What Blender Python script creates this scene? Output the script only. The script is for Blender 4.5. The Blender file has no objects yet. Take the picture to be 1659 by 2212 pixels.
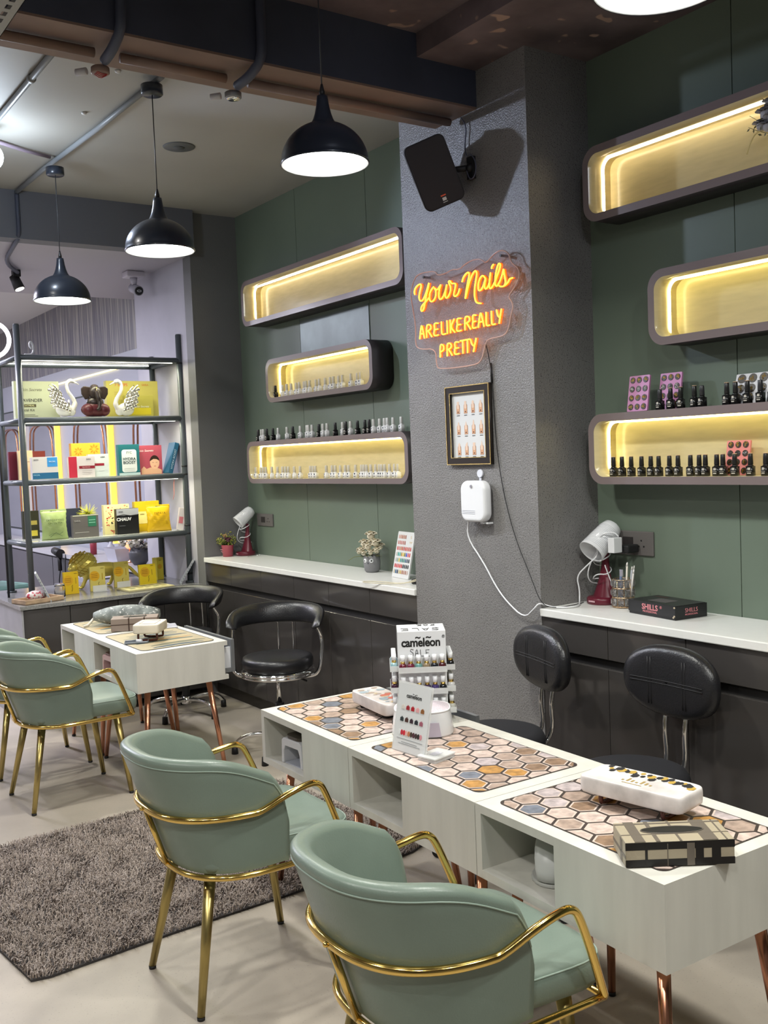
import bpy, bmesh, math, random
from mathutils import Vector as V, Matrix, noise
random.seed(7)
PI = math.pi
SC = bpy.context.scene
COL = SC.collection

# ---------------------------------------------------------------- camera
cd = bpy.data.cameras.new('camera')
cam = bpy.data.objects.new('camera', cd)
COL.objects.link(cam)
RGT = V((0.82283925, -0.56688804, -0.03966754))
UPV = V((0.06579183, 0.02569755, 0.99750242))
FWD = V((0.56445283, 0.82339394, -0.05844156))
m = Matrix((RGT, UPV, -FWD)).transposed().to_4x4()
m.translation = V((0, 0, 1.70))
cam.matrix_world = m
cd.sensor_fit = 'VERTICAL'
cd.sensor_height = 24.0
cd.lens = 2153.9 / 2212 * 24.0
cd.clip_start = 0.05
SC.camera = cam

# ---------------------------------------------------------------- view, world
SC.view_settings.view_transform = 'Standard'
SC.view_settings.look = 'None'
SC.view_settings.gamma = 1
SC.view_settings.use_curve_mapping = False
SC.view_settings.exposure = 0.0
W = bpy.data.worlds.new('world')
SC.world = W
W.use_nodes = True
bg = W.node_tree.nodes['Background']
bg.inputs[0].default_value = (0.45, 0.52, 1.0, 1)
bg.inputs[1].default_value = 0.04

# light levels of the room's lamps and the added unseen ones (watts)
P_PENDANT = 19
P_BULB = 16
P_ADDED_SPOT = 34
P_ADDED_TUBE = 26
LED = 13.0

# ---------------------------------------------------------------- materials
MATS = {}
def mat(name, col, rough=0.5, metal=0.0, em=None, es=0.0, noise_s=0, noise_a=0.0, bump=0.0, bscale=200,
        trans=0.0, spec=0.5, coat=0.0, speck=None, stretch=None, ior=1.45, alpha=1.0):
    if name in MATS: return MATS[name]
    M = bpy.data.materials.new(name); M.use_nodes = True
    nt = M.node_tree; b = nt.nodes['Principled BSDF']
    c = tuple(col) + (1,)
    b.inputs['Base Color'].default_value = c
    b.inputs['Roughness'].default_value = rough
    b.inputs['Metallic'].default_value = metal
    b.inputs['Specular IOR Level'].default_value = spec
    b.inputs['Coat Weight'].default_value = coat
    b.inputs['IOR'].default_value = ior
    b.inputs['Transmission Weight'].default_value = trans
    b.inputs['Alpha'].default_value = alpha
    tc = nt.nodes.new('ShaderNodeTexCoord')
    src = tc.outputs['Object']
    if stretch:
        mp = nt.nodes.new('ShaderNodeMapping'); mp.inputs['Scale'].default_value = stretch
        nt.links.new(src, mp.inputs['Vector']); src = mp.outputs['Vector']
    last = None
    if noise_s:
        n = nt.nodes.new('ShaderNodeTexNoise'); n.inputs['Scale'].default_value = noise_s
        n.inputs['Detail'].default_value = 5
        nt.links.new(src, n.inputs['Vector'])
        r = nt.nodes.new('ShaderNodeValToRGB')
        a = noise_a
        r.color_ramp.elements[0].position = 0.3; r.color_ramp.elements[1].position = 0.7
        r.color_ramp.elements[0].color = tuple(max(0, x * (1 - a)) for x in col) + (1,)
        r.color_ramp.elements[1].color = tuple(min(1, x * (1 + a)) for x in col) + (1,)
        nt.links.new(n.outputs['Fac'], r.inputs['Fac']); last = r.outputs['Color']
    if speck:
        n = nt.nodes.new('ShaderNodeTexNoise'); n.inputs['Scale'].default_value = speck[0]; n.inputs['Detail'].default_value = 1
        nt.links.new(tc.outputs['Object'], n.inputs['Vector'])
        r = nt.nodes.new('ShaderNodeValToRGB')
        r.color_ramp.elements[0].position = speck[1]; r.color_ramp.elements[1].position = speck[1] + 0.04
        r.color_ramp.elements[0].color = (0, 0, 0, 1); r.color_ramp.elements[1].color = (1, 1, 1, 1)
        nt.links.new(n.outputs['Fac'], r.inputs['Fac'])
        mx = nt.nodes.new('ShaderNodeMixRGB')
        mx.inputs[1].default_value = c; mx.inputs[2].default_value = tuple(speck[2]) + (1,)
        if last: nt.links.new(last, mx.inputs[1])
        nt.links.new(r.outputs['Color'], mx.inputs[0]); last = mx.outputs[0]
    if last: nt.links.new(last, b.inputs['Base Color'])
    if bump:
        n = nt.nodes.new('ShaderNodeTexNoise'); n.inputs['Scale'].default_value = bscale; n.inputs['Detail'].default_value = 3
        nt.links.new(src, n.inputs['Vector'])
        bp = nt.nodes.new('ShaderNodeBump'); bp.inputs['Strength'].default_value = bump; bp.inputs['Distance'].default_value = 0.004
        nt.links.new(n.outputs['Fac'], bp.inputs['Height']); nt.links.new(bp.outputs['Normal'], b.inputs['Normal'])
    if em:
        b.inputs['Emission Color'].default_value = tuple(em) + (1,)
        b.inputs['Emission Strength'].default_value = es
    MATS[name] = M
    return M

def hexc(h):
    f = lambda v: ((v / 255 + 0.055) / 1.055) ** 2.4 if v > 10 else v / 255 / 12.92
    return tuple(f(int(h[i:i + 2], 16)) for i in (0, 2, 4))

GREEN = mat('sage_wall_paint', (0.132, 0.170, 0.130), 0.42, noise_s=1.6, noise_a=0.07, bump=0.05, bscale=60)
GREY = mat('speckled_grey_laminate', (0.195, 0.190, 0.185), 0.27, noise_s=3, noise_a=0.08, bump=0.75, bscale=130, speck=(190, 0.63, (0.07, 0.065, 0.065)))
GREYD = mat('far_pillar_grey', (0.155, 0.155, 0.155), 0.5, bump=0.3, bscale=120)
GREYL = mat('pale_lilac_wall', (0.42, 0.41, 0.46), 0.6, noise_s=4, noise_a=0.05)
CEIL = mat('ceiling_grey', (0.34, 0.33, 0.30), 0.6, noise_s=1.2, noise_a=0.08)
CEILF = mat('raw_brown_ceiling', (0.115, 0.088, 0.092), 0.6, noise_s=3.5, noise_a=0.5, speck=(11, 0.68, (0.36, 0.25, 0.2)), bump=0.5, bscale=14)
BEAM = mat('beam_slate_paint', (0.050, 0.058, 0.088), 0.5, noise_s=3, noise_a=0.2)
BEAMB = mat('beam_brown_underside', (0.20, 0.135, 0.11), 0.5, noise_s=5, noise_a=0.15)
FLOOR = mat('beige_concrete_floor', (0.385, 0.34, 0.285), 0.36, noise_s=3.0, noise_a=0.14, speck=(140, 0.68, (0.30, 0.27, 0.23)), bump=0.06, bscale=80)
CAB = mat('glossy_umber_laminate', (0.048, 0.044, 0.042), 0.13, spec=0.5, bump=0.02, bscale=6)
CABD = mat('cabinet_gap_black', (0.012, 0.011, 0.011), 0.6)
WHITE = mat('white_solid_top', (0.72, 0.72, 0.69), 0.28, noise_s=30, noise_a=0.02)
TWHITE = mat('painted_table_white', (0.60, 0.585, 0.53), 0.45, noise_s=5, noise_a=0.07, stretch=(3, 3, 0.4))
CHROME = mat('chrome', (0.82, 0.82, 0.82), 0.09, 1.0)
GOLD = mat('polished_gold_tube', (0.80, 0.56, 0.17), 0.14, 1.0)
BRASS = mat('brushed_brass_leg', (0.46, 0.36, 0.14), 0.30, 1.0)
COPPER = mat('copper_leg', (0.66, 0.31, 0.19), 0.26, 1.0)
MINT = mat('mint_leather', (0.168, 0.216, 0.180), 0.34, bump=0.10, bscale=220, noise_s=6, noise_a=0.05)
MINTP = mat('mint_piping', (0.26, 0.33, 0.28), 0.4)
BLK = mat('black_rubber', (0.012, 0.012, 0.013), 0.5)
BLKL = mat('black_leather', (0.013, 0.013, 0.015), 0.30, bump=0.25, bscale=160)
BLKF = mat('black_fabric', (0.010, 0.010, 0.013), 0.8)
SHADE = mat('black_lamp_enamel', (0.018, 0.024, 0.038), 0.30, coat=0.2)
SHADEI = mat('white_lamp_lining', (0.9, 0.9, 0.9), 0.5)
GLOW = mat('lamp_glow', (1, 1, 1), 0.5, em=(0.93, 1.0, 0.97), es=9)
NICHE = mat('shelf_face_mauve_brown', (0.200, 0.160, 0.158), 0.22)
NICHED = mat('shelf_side_dark', (0.030, 0.025, 0.026), 0.45)
NICHEI = mat('shelf_gold_lining', (0.62, 0.53, 0.30), 0.20, noise_s=9, noise_a=0.06, stretch=(1, 1, 6))
STRIP = mat('led_strip_warm', (1, 1, 1), 0.5, em=(1.0, 0.86, 0.60), es=LED)
STRIPY = mat('led_strip_yellow', (1, 1, 1), 0.5, em=(1.0, 0.90, 0.42), es=LED)
STRIPC = mat('led_strip_cool', (1, 1, 1), 0.5, em=(1.0, 0.98, 0.86), es=7)
NEON = mat('neon_amber', (1, 0.5, 0.05), 0.5, em=(1.0, 0.43, 0.02), es=5.0)
NEOND = mat('neon_side_red', (1.0, 0.16, 0.02), 0.5, em=(1.0, 0.09, 0.0), es=1.3)
ACR = mat('clear_acrylic', (0.45, 0.36, 0.38), 0.06, alpha=0.16)
ACRE = mat('acrylic_edge', (0.80, 0.66, 0.62), 0.2, alpha=0.6)
ACRF = mat('frosted_acrylic', (0.80, 0.81, 0.80), 0.15, alpha=0.55)
GLASS = mat('glass', (1, 1, 1), 0.02, trans=1.0, ior=1.3)
PAPER = mat('white_paper', (0.62, 0.63, 0.63), 0.5)
WPL = mat('white_plastic', (0.75, 0.76, 0.78), 0.22, coat=0.3)
INK = mat('black_ink', (0.01, 0.01, 0.01), 0.5)
MAROON = mat('maroon_plastic', (0.115, 0.012, 0.025), 0.3)
RACK = mat('slate_rack_paint', (0.085, 0.100, 0.108), 0.35)
BOARD = mat('rack_shelf_board', (0.20, 0.21, 0.20), 0.35)
STEEL = mat('grey_steel', (0.25, 0.26, 0.27), 0.45, 0.6)
PIPE = mat('grey_conduit', (0.22, 0.24, 0.26), 0.4)
SKIN = mat('printed_skin', (0.60, 0.34, 0.20), 0.6)
SOCK = mat('grey_socket_plate', (0.12, 0.11, 0.105), 0.4)
def cm(h, rough=0.45, **k):
    return mat('paint_' + h + ('_%d' % int(rough * 100)), hexc(h), rough, **k)

# ---------------------------------------------------------------- mesh builder
def fr(d):
    d = V(d).normalized()
    a = V((0, 0, 1)) if abs(d.z) < 0.9 else V((1, 0, 0))
    u = d.cross(a).normalized(); return u, d.cross(u).normalized()

class B:
    def __init__(s): s.v = []; s.f = []; s.m = []; s.sm = []
    def add(s, vs, fs, mi=0, sm=False):
        o = len(s.v); s.v += [tuple(p) for p in vs]
        for f in fs: s.f.append([o + i for i in f]); s.m.append(mi); s.sm.append(sm)
        return s
    def box(s, a, b, mi=0, M=None):
        x0, y0, z0 = a; x1, y1, z1 = b
        x0, x1 = min(x0, x1), max(x0, x1); y0, y1 = min(y0, y1), max(y0, y1); z0, z1 = min(z0, z1), max(z0, z1)
        vs = [V(p) for p in [(x0, y0, z0), (x1, y0, z0), (x1, y1, z0), (x0, y1, z0), (x0, y0, z1), (x1, y0, z1), (x1, y1, z1), (x0, y1, z1)]]
        if M: vs = [M @ p for p in vs]
        return s.add(vs, [(0, 3, 2, 1), (4, 5, 6, 7), (0, 1, 5, 4), (1, 2, 6, 5), (2, 3, 7, 6), (3, 0, 4, 7)], mi)
    def cone(s, p0, p1, r0, r1=None, n=16, mi=0, cap=True):
        r1 = r0 if r1 is None else r1
        p0 = V(p0); p1 = V(p1); u, w = fr(p1 - p0); vs = []
        for p, r in ((p0, r0), (p1, r1)):
            vs += [p + (u * math.cos(2 * PI * i / n) + w * math.sin(2 * PI * i / n)) * r for i in range(n)]
        s.add(vs, [(i, (i + 1) % n, n + (i + 1) % n, n + i) for i in range(n)], mi, True)
        if cap:
            s.add(vs[:n], [list(range(n))[::-1]], mi); s.add(vs[n:], [list(range(n))], mi)
        return s
    def tube(s, pts, r, n=10, mi=0, closed=False, smooth=0):
        pts = [V(p) for p in pts]
        for _ in range(smooth):
            q = []
            L = len(pts)
            rng = range(L if closed else L - 1)
            if not closed: q.append(pts[0])
            for i in rng:
                a, b = pts[i], pts[(i + 1) % L]
                q += [a * .75 + b * .25, a * .25 + b * .75]
            if not closed: q.append(pts[-1])
            pts = q
        L = len(pts); vs = []
        t0 = (pts[1] - pts[0]).normalized(); u, w = fr(t0)
        for i, p in enumerate(pts):
            if closed: t = (pts[(i + 1) % L] - pts[i - 1])
            else: t = pts[min(i + 1, L - 1)] - pts[max(i - 1, 0)]
            if t.length < 1e-9: t = t0
            t = t.normalized()
            u = (u - t * u.dot(t))
            if u.length < 1e-6: u, _w = fr(t)
            u.normalize(); w = t.cross(u)
            rr = r[min(i * len(r) // L, len(r) - 1)] if isinstance(r, (list, tuple)) else r
            vs += [p + (u * math.cos(2 * PI * k / n) + w * math.sin(2 * PI * k / n)) * rr for k in range(n)]
        fs = []
        for i in range(L if closed else L - 1):
            j = (i + 1) % L
            fs += [(i * n + k, i * n + (k + 1) % n, j * n + (k + 1) % n, j * n + k) for k in range(n)]
        if not closed: fs += [list(range(n))[::-1], [(L - 1) * n + k for k in range(n)]]
        return s.add(vs, fs, mi, True)
    def lathe(s, prof, c=(0, 0, 0), n=32, mi=0, M=None, sx=1, sy=1, cap=True):
        c = V(c); vs = []
        for r, z in prof:
            for k in range(n):
                p = V((r * sx * math.cos(2 * PI * k / n), r * sy * math.sin(2 * PI * k / n), z))
                vs.append((M @ p if M else p) + c)
        fs = []
        for i in range(len(prof) - 1):
            fs += [(i * n + k, i * n + (k + 1) % n, (i + 1) * n + (k + 1) % n, (i + 1) * n + k) for k in range(n)]
        if cap and prof[0][0] > 1e-4: fs.append(list(range(n))[::-1])
        if cap and prof[-1][0] > 1e-4: fs.append([(len(prof) - 1) * n + k for k in range(n)])
        return s.add(vs, fs, mi, True)
    def ball(s, c, r, n=14, mi=0, M=None):
        if not isinstance(r, (tuple, list)): r = (r, r, r)
        c = V(c); vs = []; h = max(4, n // 2)
        for i in range(h + 1):
            a = PI * i / h
            for k in range(n):
                b_ = 2 * PI * k / n
                p = V((math.sin(a) * math.cos(b_) * r[0], math.sin(a) * math.sin(b_) * r[1], -math.cos(a) * r[2]))
                vs.append((M @ p if M else p) + c)
        fs = [(i * n + k, i * n + (k + 1) % n, (i + 1) * n + (k + 1) % n, (i + 1) * n + k) for i in range(h) for k in range(n)]
        return s.add(vs, fs, mi, True)
    def poly(s, pts, depth, O, U, W_, mi=0, smi=None, sm=False):
        # 2D outline in plane (O,U,W_) extruded by vector depth
        O = V(O); U = V(U); W_ = V(W_); d = V(depth); n = len(pts)
        A = [O + U * p[0] + W_ * p[1] for p in pts]; C = [p + d for p in A]
        s.add(A, [list(range(n))[::-1]], mi); s.add(C, [list(range(n))], mi)
        s.add(A + C, [(i, (i + 1) % n, n + (i + 1) % n, n + i) for i in range(n)], mi if smi is None else smi, sm)
        return s
    def ring(s, outer, inner, depth, O, U, W_, mi=0, mo=None, mn=None):
        O = V(O); U = V(U); W_ = V(W_); d = V(depth); n = len(outer)
        A = [O + U * p[0] + W_ * p[1] for p in outer]; Bq = [O + U * p[0] + W_ * p[1] for p in inner]
        A2 = [p + d for p in A]; B2 = [p + d for p in Bq]
        q = [(i, (i + 1) % n, n + (i + 1) % n, n + i) for i in range(n)]
        s.add(A + Bq, q, mi); s.add(A2 + B2, q, mi)
        s.add(A + A2, q, mi if mo is None else mo, True); s.add(Bq + B2, q, mi if mn is None else mn, True)
        return s
    def grid(s, rows, mi=0, cu=False, cv=False):
        R_ = len(rows); C_ = len(rows[0]); vs = [p for r in rows for p in r]; fs = []
        for i in range(R_ if cv else R_ - 1):
            for j in range(C_ if cu else C_ - 1):
                a = i * C_ + j; b = i * C_ + (j + 1) % C_; c = ((i + 1) % R_) * C_ + (j + 1) % C_; d = ((i + 1) % R_) * C_ + j
                fs.append((a, b, c, d))
        return s.add(vs, fs, mi, True)
    def out(s, name, mats, parent=None, loc=None, rot=None, bevel=0, bs=2, sub=0, recalc=True):
        if not isinstance(mats, (list, tuple)): mats = [mats]
        me = bpy.data.meshes.new(name)
        me.from_pydata(s.v, [], s.f)
        for mm in mats: me.materials.append(mm)
        for p, mi, sm in zip(me.polygons, s.m, s.sm): p.material_index = mi; p.use_smooth = sm
        me.update()
        if recalc:
            bm = bmesh.new(); bm.from_mesh(me)
            bmesh.ops.remove_doubles(bm, verts=bm.verts, dist=1e-6)
            bmesh.ops.recalc_face_normals(bm, faces=bm.faces)
            bm.to_mesh(me); bm.free()
        o = bpy.data.objects.new(name, me); COL.objects.link(o)
        if bevel:
            md = o.modifiers.new('edge', 'BEVEL'); md.width = bevel; md.segments = bs; md.limit_method = 'ANGLE'; md.angle_limit = 0.7
        if sub:
            md = o.modifiers.new('sub', 'SUBSURF'); md.levels = sub; md.render_levels = sub
        if parent: o.parent = parent
        if loc: o.location = loc
        if rot: o.rotation_euler = rot
        return o

def tag(o, label=None, cat=None, group=None, kind=None):
    if label: o['label'] = label
    if cat: o['category'] = cat
    if group: o['group'] = group
    if kind: o['kind'] = kind
    return o
def empty(name, loc, rz=0, label=None, cat=None, group=None):
    o = bpy.data.objects.new(name, None); o.empty_display_size = 0.05
    COL.objects.link(o); o.location = loc; o.rotation_euler = (0, 0, rz)
    return tag(o, label, cat, group)
def kids(o): return [c for c in bpy.data.objects if c.parent == o]
def dup(root, loc, rz=0, label=None, group=None, parent=None):
    c = root.copy(); COL.objects.link(c)
    if parent is None:
        c.location = loc; c.rotation_euler = (0, 0, rz)
    else: c.parent = parent
    if label: c['label'] = label
    if group: c['group'] = group
    for ch in kids(root): dup(ch, None, parent=c)
    return c
def struct(b, name, mats, **k): return tag(b.out(name, mats, **k), kind='structure')

def rrect(w, h, r, n=6, cx=0, cy=0):
    pts = []
    for (x, y, a0) in ((w / 2 - r, h / 2 - r, 0), (-w / 2 + r, h / 2 - r, 90), (-w / 2 + r, -h / 2 + r, 180), (w / 2 - r, -h / 2 + r, 270)):
        for i in range(n + 1):
            a = math.radians(a0 + 90 * i / n); pts.append((cx + x + r * math.cos(a), cy + y + r * math.sin(a)))
    return pts
def circ(r, n=20, cx=0, cy=0, ry=None): return [(cx + r * math.cos(2 * PI * i / n), cy + (ry or r) * math.sin(2 * PI * i / n)) for i in range(n)]

def text(name, s, size, O, U, W_, m_, parent=None, ext=0.0004, align='CENTER', shear=0, sp=1.0, wid=1.0, bold=0.0):
    cu = bpy.data.curves.new(name, 'FONT'); cu.body = s; cu.size = size; cu.extrude = ext; cu.align_x = align; cu.align_y = 'CENTER'
    cu.shear = shear; cu.space_character = sp; cu.offset = bold; cu.resolution_u = 3
    to = bpy.data.objects.new(name, cu); COL.objects.link(to)
    bpy.context.view_layer.update()
    me = bpy.data.meshes.new_from_object(to.evaluated_get(bpy.context.evaluated_depsgraph_get()))
    bpy.data.objects.remove(to)
    U = V(U).normalized(); W_ = V(W_).normalized(); N = U.cross(W_)
    M = Matrix((U * wid, W_, N)).transposed().to_4x4(); M.translation = V(O)
    me.transform(M); me.materials.clear(); me.materials.append(m_)
    o = bpy.data.objects.new(name, me); COL.objects.link(o)
    if parent: o.parent = parent
    return o

ORD = ['', 'first', 'second', 'third', 'fourth', 'fifth', 'sixth', 'seventh', 'eighth', 'ninth', 'tenth', 'eleventh', 'twelfth', 'thirteenth', 'fourteenth', 'fifteenth',
       'sixteenth', 'seventeenth', 'eighteenth', 'nineteenth', 'twentieth', 'twenty-first', 'twenty-second', 'twenty-third', 'twenty-fourth', 'twenty-fifth', 'twenty-sixth', 'twenty-seventh',
       'twenty-eighth', 'twenty-ninth', 'thirtieth', 'thirty-first', 'thirty-second', 'thirty-third']

# ================================================================ STRUCTURE
struct(B().box((-2.5, -2.5, -0.08), (3.5, 14.1, 0)), 'floor', FLOOR)
# right wall, panels with thin joints over a dark backing
def green(y0, y1, joints):
    b = B()
    b.box((3.375, y0, 0), (3.47, y1, 3.6), 1)
    ys = [y0] + joints + [y1]
    for i in range(len(ys) - 1):
        b.box((3.37, ys[i] + (0.002 if i else 0), 0), (3.376, ys[i + 1] - (0.002 if i < len(ys) - 2 else 0), 3.6), 0)
    return b
struct(green(4.11, 6.70, [4.982, 5.82]), 'wall_right_far', [GREEN, CABD])
struct(green(-2.5, 3.19, [0.0, 1.22, 2.438]), 'wall_right_near', [GREEN, CABD])
struct(B().box((3.0, 3.19, 0), (3.47, 4.11, 3.6)), 'wall_pillar', GREY)
struct(B().box((3.0, 6.70, 0), (3.47, 6.83, 3.6)), 'wall_pillar_far', GREYD)
struct(B().box((3.0, 6.831, 0), (3.4, 7.82, 3.6)), 'wall_right_lilac', GREYL)
# salon room behind the rack
STRIPE = bpy.data.materials.new('striped_wallpaper'); STRIPE.use_nodes = True
nt = STRIPE.node_tree; bb = nt.nodes['Principled BSDF']
tc = nt.nodes.new('ShaderNodeTexCoord'); mp = nt.nodes.new('ShaderNodeMapping'); mp.inputs['Scale'].default_value = (1, 18, 0.5)
nz = nt.nodes.new('ShaderNodeTexNoise'); nz.inputs['Scale'].default_value = 2.2; nz.inputs['Detail'].default_value = 6
rp = nt.nodes.new('ShaderNodeValToRGB'); rp.color_ramp.elements[0].position = 0.45; rp.color_ramp.elements[1].position = 0.7
rp.color_ramp.elements[0].color = (0.13, 0.125, 0.15, 1); rp.color_ramp.elements[1].color = (0.42, 0.40, 0.34, 1)
nt.links.new(tc.outputs['Object'], mp.inputs['Vector']); nt.links.new(mp.outputs['Vector'], nz.inputs['Vector'])
nt.links.new(nz.outputs['Fac'], rp.inputs['Fac']); nt.links.new(rp.outputs['Color'], bb.inputs['Base Color']); bb.inputs['Roughness'].default_value = 0.35
struct(B().box((3.35, 7.82, 2.74), (3.45, 14, 3.5)), 'wall_salon_striped', STRIPE)
struct(B().box((3.35, 7.82, 0), (3.45, 14, 2.739)), 'wall_salon_right', mat('salon_wall', (0.40, 0.41, 0.46), 0.5))
struct(B().box((-2.5, 14, 0), (3.45, 14.1, 3.6)), 'wall_salon_back', GREYL)
struct(B().box((-2.6, -2.5, 0), (-2.5, 14.1, 3.6)), 'wall_left', mat('left_wall', (0.35, 0.35, 0.36), 0.6))
struct(B().box((-2.5, -2.6, 0), (3.47, -2.5, 3.6)), 'wall_back', mat('back_wall', (0.35, 0.35, 0.36), 0.6))
# ceilings
struct(B().box((2.672, -2.5, 3.40), (3.47, 3.51, 3.62)), 'ceiling_drop', CEILF)
struct(B().box((-2.5, -2.5, 3.50), (2.672, 3.51, 3.62)), 'ceiling_front', CEILF)
struct(B().box((-2.5, 3.82, 3.47), (3.47, 6.75, 3.62)), 'ceiling_middle', CEIL)
struct(B().box((-2.5, 6.751, 3.17), (3.4, 8.70, 3.62)), 'ceiling_salon_near', mat('salon_ceiling', (0.40, 0.38, 0.42), 0.6))
struct(B().box((-2.5, 8.70, 3.44), (3.45, 14.1, 3.62)), 'ceiling_salon_far', mat('salon_ceiling_far', (0.55, 0.54, 0.55), 0.6))
struct(B().box((-2.5, 3.51, 3.241), (3.0, 3.82, 3.62), 0).box((-2.5, 3.513, 3.232), (3.0, 3.817, 3.241), 1), 'trim_1', [BEAM, BEAMB])
struct(B().box((-2.5, 6.62, 3.165), (3.0, 6.752, 3.47)), 'trim_2', mat('far_beam_slate', (0.12, 0.125, 0.145), 0.55))
# skirting of the near and far wall
struct(B().box((2.985, 3.19, 0), (3.0, 4.11, 0.08)), 'baseboard_pillar', CAB)

# ================================================================ WALL CABINETS AND COUNTERS
def wall_cabinet(y0, y1, seams_u, seams_l, label, lblc, wide=None):
    t = empty('wall_cabinet', (3.0, y0, 0), 0, label, 'cabinet')
    B().box((0.022, 0, 0.09), (0.369, y1 - y0, 0.963)).out('carcass', CABD, t)
    B().box((0.05, 0, 0), (0.369, y1 - y0, 0.089)).out('plinth', mat('plinth_brown', (0.05, 0.045, 0.04), 0.5), t)
    def fronts(name, ys, z0, z1):
        ys = [y0] + ys + [y1]
        for i in range(len(ys) - 1):
            B().box((0.002, ys[i] - y0 + 0.0015, z0), (0.0215, ys[i + 1] - y0 - 0.0015, z1)).out(name, CAB, t, bevel=0.0015, bs=1)
    fronts('drawer', seams_u, 0.825, 0.962)
    fronts('door', seams_l, 0.10, 0.785)
    c = B().box((-0.012, 0, 0), (0.369, y1 - y0, 0.034)).out('countertop', WHITE, None, (3.0, y0, 0.9645), bevel=0.004)
    tag(c, lblc, 'countertop')
wall_cabinet(4.112, 6.698, [4.553, 4.987, 5.402, 5.84, 6.287], [4.553, 4.987, 5.402, 5.831, 6.258],
    'long umber gloss drawer cabinet under the far counter, between the two pillars', 'white countertop on the far cabinet, carrying the owl flowerpot')
wall_cabinet(0.6, 3.188, [1.22, 1.62, 2.02, 2.42, 2.81], [1.22, 1.62, 2.02, 2.417, 2.81],
    'umber gloss drawer cabinet behind the black stools, right of the neon pillar', 'white countertop behind the black stools, carrying the black carton')

# ---------------------------------------------------------------- reception counter under the rack
rc = empty('reception_cabinet', (1.68, 6.67, 0), 0, 'low dark cabinet with grey end panel, standing under the open rack', 'cabinet')
B().box((0.012, 0.02, 0.05), (1.31, 1.0, 0.772)).out('carcass', CABD, rc)
for a, b_ in ((0.014, 0.314), (0.318, 0.645), (0.649, 0.98), (0.984, 1.30)):
    B().box((a, 0.0, 0.06), (b_, 0.0195, 0.768)).out('door', CAB, rc, bevel=0.0015, bs=1)
B().box((0, 0, 0), (0.0118, 1.0, 0.772)).out('end_panel', mat('grey_end_panel', (0.33, 0.33, 0.35), 0.4, noise_s=6, noise_a=0.1), rc)
B().box((-0.01, -0.015, 0.773), (1.315, 1.0, 0.80), 0).out('granite_top', mat('grey_granite', (0.20, 0.20, 0.195), 0.16, noise_s=80, noise_a=0.25), rc, bevel=0.002)

# ================================================================ ILLUMINATED WALL SHELVES
def niche(y0, y1, z0, z1, label, grp):
    w = y1 - y0; h = z1 - z0; D = 0.150
    t = empty('wall_shelf', (3.218, (y0 + y1) / 2, z0), 0, label, 'shelf', grp)
    outer = rrect(w, h, 0.075, 8, 0, h / 2); inner = rrect(w - 0.064, h - 0.064, 0.05, 8, 0, h / 2)
    B().ring(outer, inner, (D, 0, 0), (0, 0, 0), (0, 1, 0), (0, 0, 1), 0, 1, 2).out('shelf_frame', [NICHE, NICHED, NICHEI], t)
    B().poly(rrect(w - 0.05, h - 0.05, 0.055, 8, 0, h / 2), (0.010, 0, 0), (D - 0.0115, 0, 0), (0, 1, 0), (0, 0, 1)).out('back_panel', NICHEI, t)
    # strip follows left side, top and right side, inside
    r = 0.045; W2 = w / 2 - 0.036; zt = h - 0.036
    path = [(0.092, W2, 0.045), (0.092, W2, zt - r)]
    for i in range(1, 7):
        a = PI / 2 * i / 6; path.append((0.092, W2 - r + r * math.cos(a), zt - r + r * math.sin(a)))
    for i in range(0, 7):
        a = PI / 2 * i / 6; path.append((0.092, -W2 + r - r * math.sin(a), zt - r + r * math.cos(a)))
    path.append((0.092, -W2, 0.045))
    B().tube(path, 0.0042, 6).out('light_strip', STRIP if z0 > 2.5 else STRIPY, t)
    return t
niche(4.42, 6.36, 2.62, 2.932, 'long glowing shelf, highest on the green wall left of the pillar', 'illuminated wall shelves')
niche(4.755, 6.05, 2.073, 2.362, 'short glowing shelf in the middle left of the pillar, one row of polish bottles inside', 'illuminated wall shelves')
niche(4.44, 6.385, 1.527, 1.820, 'long glowing shelf, lowest left of the pillar, bottles inside and on top', 'illuminated wall shelves')
niche(1.14, 3.085, 2.650, 2.965, 'long glowing shelf, highest right of the pillar, with a flower vase inside', 'illuminated wall shelves')
niche(1.44, 2.745, 2.090, 2.392, 'short empty glowing shelf in the middle right of the pillar', 'illuminated wall shelves')
niche(1.14, 3.092, 1.530, 1.833, 'long glowing shelf, lowest right of the pillar, with black bottles and palettes', 'illuminated wall shelves')
sh = B().box((3.3665, 4.99, 2.385), (3.3695, 5.812, 2.60)).out('sheen_panel', mat('wall_sheen', (0.13, 0.165, 0.16), 0.30, 0.35, noise_s=5, noise_a=0.2, bump=0.2, bscale=6));  # glossier panel added where the green wall itself reflects light
tag(sh, 'thin glossy panel added for the sheen on the green wall between two left shelves', 'sheet')

# ================================================================ BOTTLES
def gel(name, body, capm, prt, hb=0.040, hc=0.042):
    b = B(); b.poly(rrect(0.030, 0.030, 0.008, 4), (0, 0, hb - 0.004), (0, 0, 0), (1, 0, 0), (0, 1, 0), 0, None, True)
    b.lathe([(0.0135, hb - 0.004), (0.010, hb), (0.009, hb + 0.003)], n=14)
    o = b.out(name, body)
    c = B().lathe([(0.009, hb + 0.003), (0.0102, hb + 0.004), (0.0088, hb + hc - 0.002), (0.0078, hb + hc)], n=14).out('cap', capm, o)
    p = B().box((-0.0153, -0.007, 0.008), (-0.0151, 0.007, 0.012)).box((-0.0153, -0.009, 0.016), (-0.0151, 0.009, 0.0175)).box((-0.0153, -0.005, 0.022), (-0.0151, 0.005, 0.031)).out('label_print', prt, o)
    return o
BW = gel('polish_bottle', mat('white_bottle', (0.72, 0.72, 0.72), 0.25), mat('silver_cap', (0.62, 0.62, 0.60), 0.3), cm('555a60'))
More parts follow.
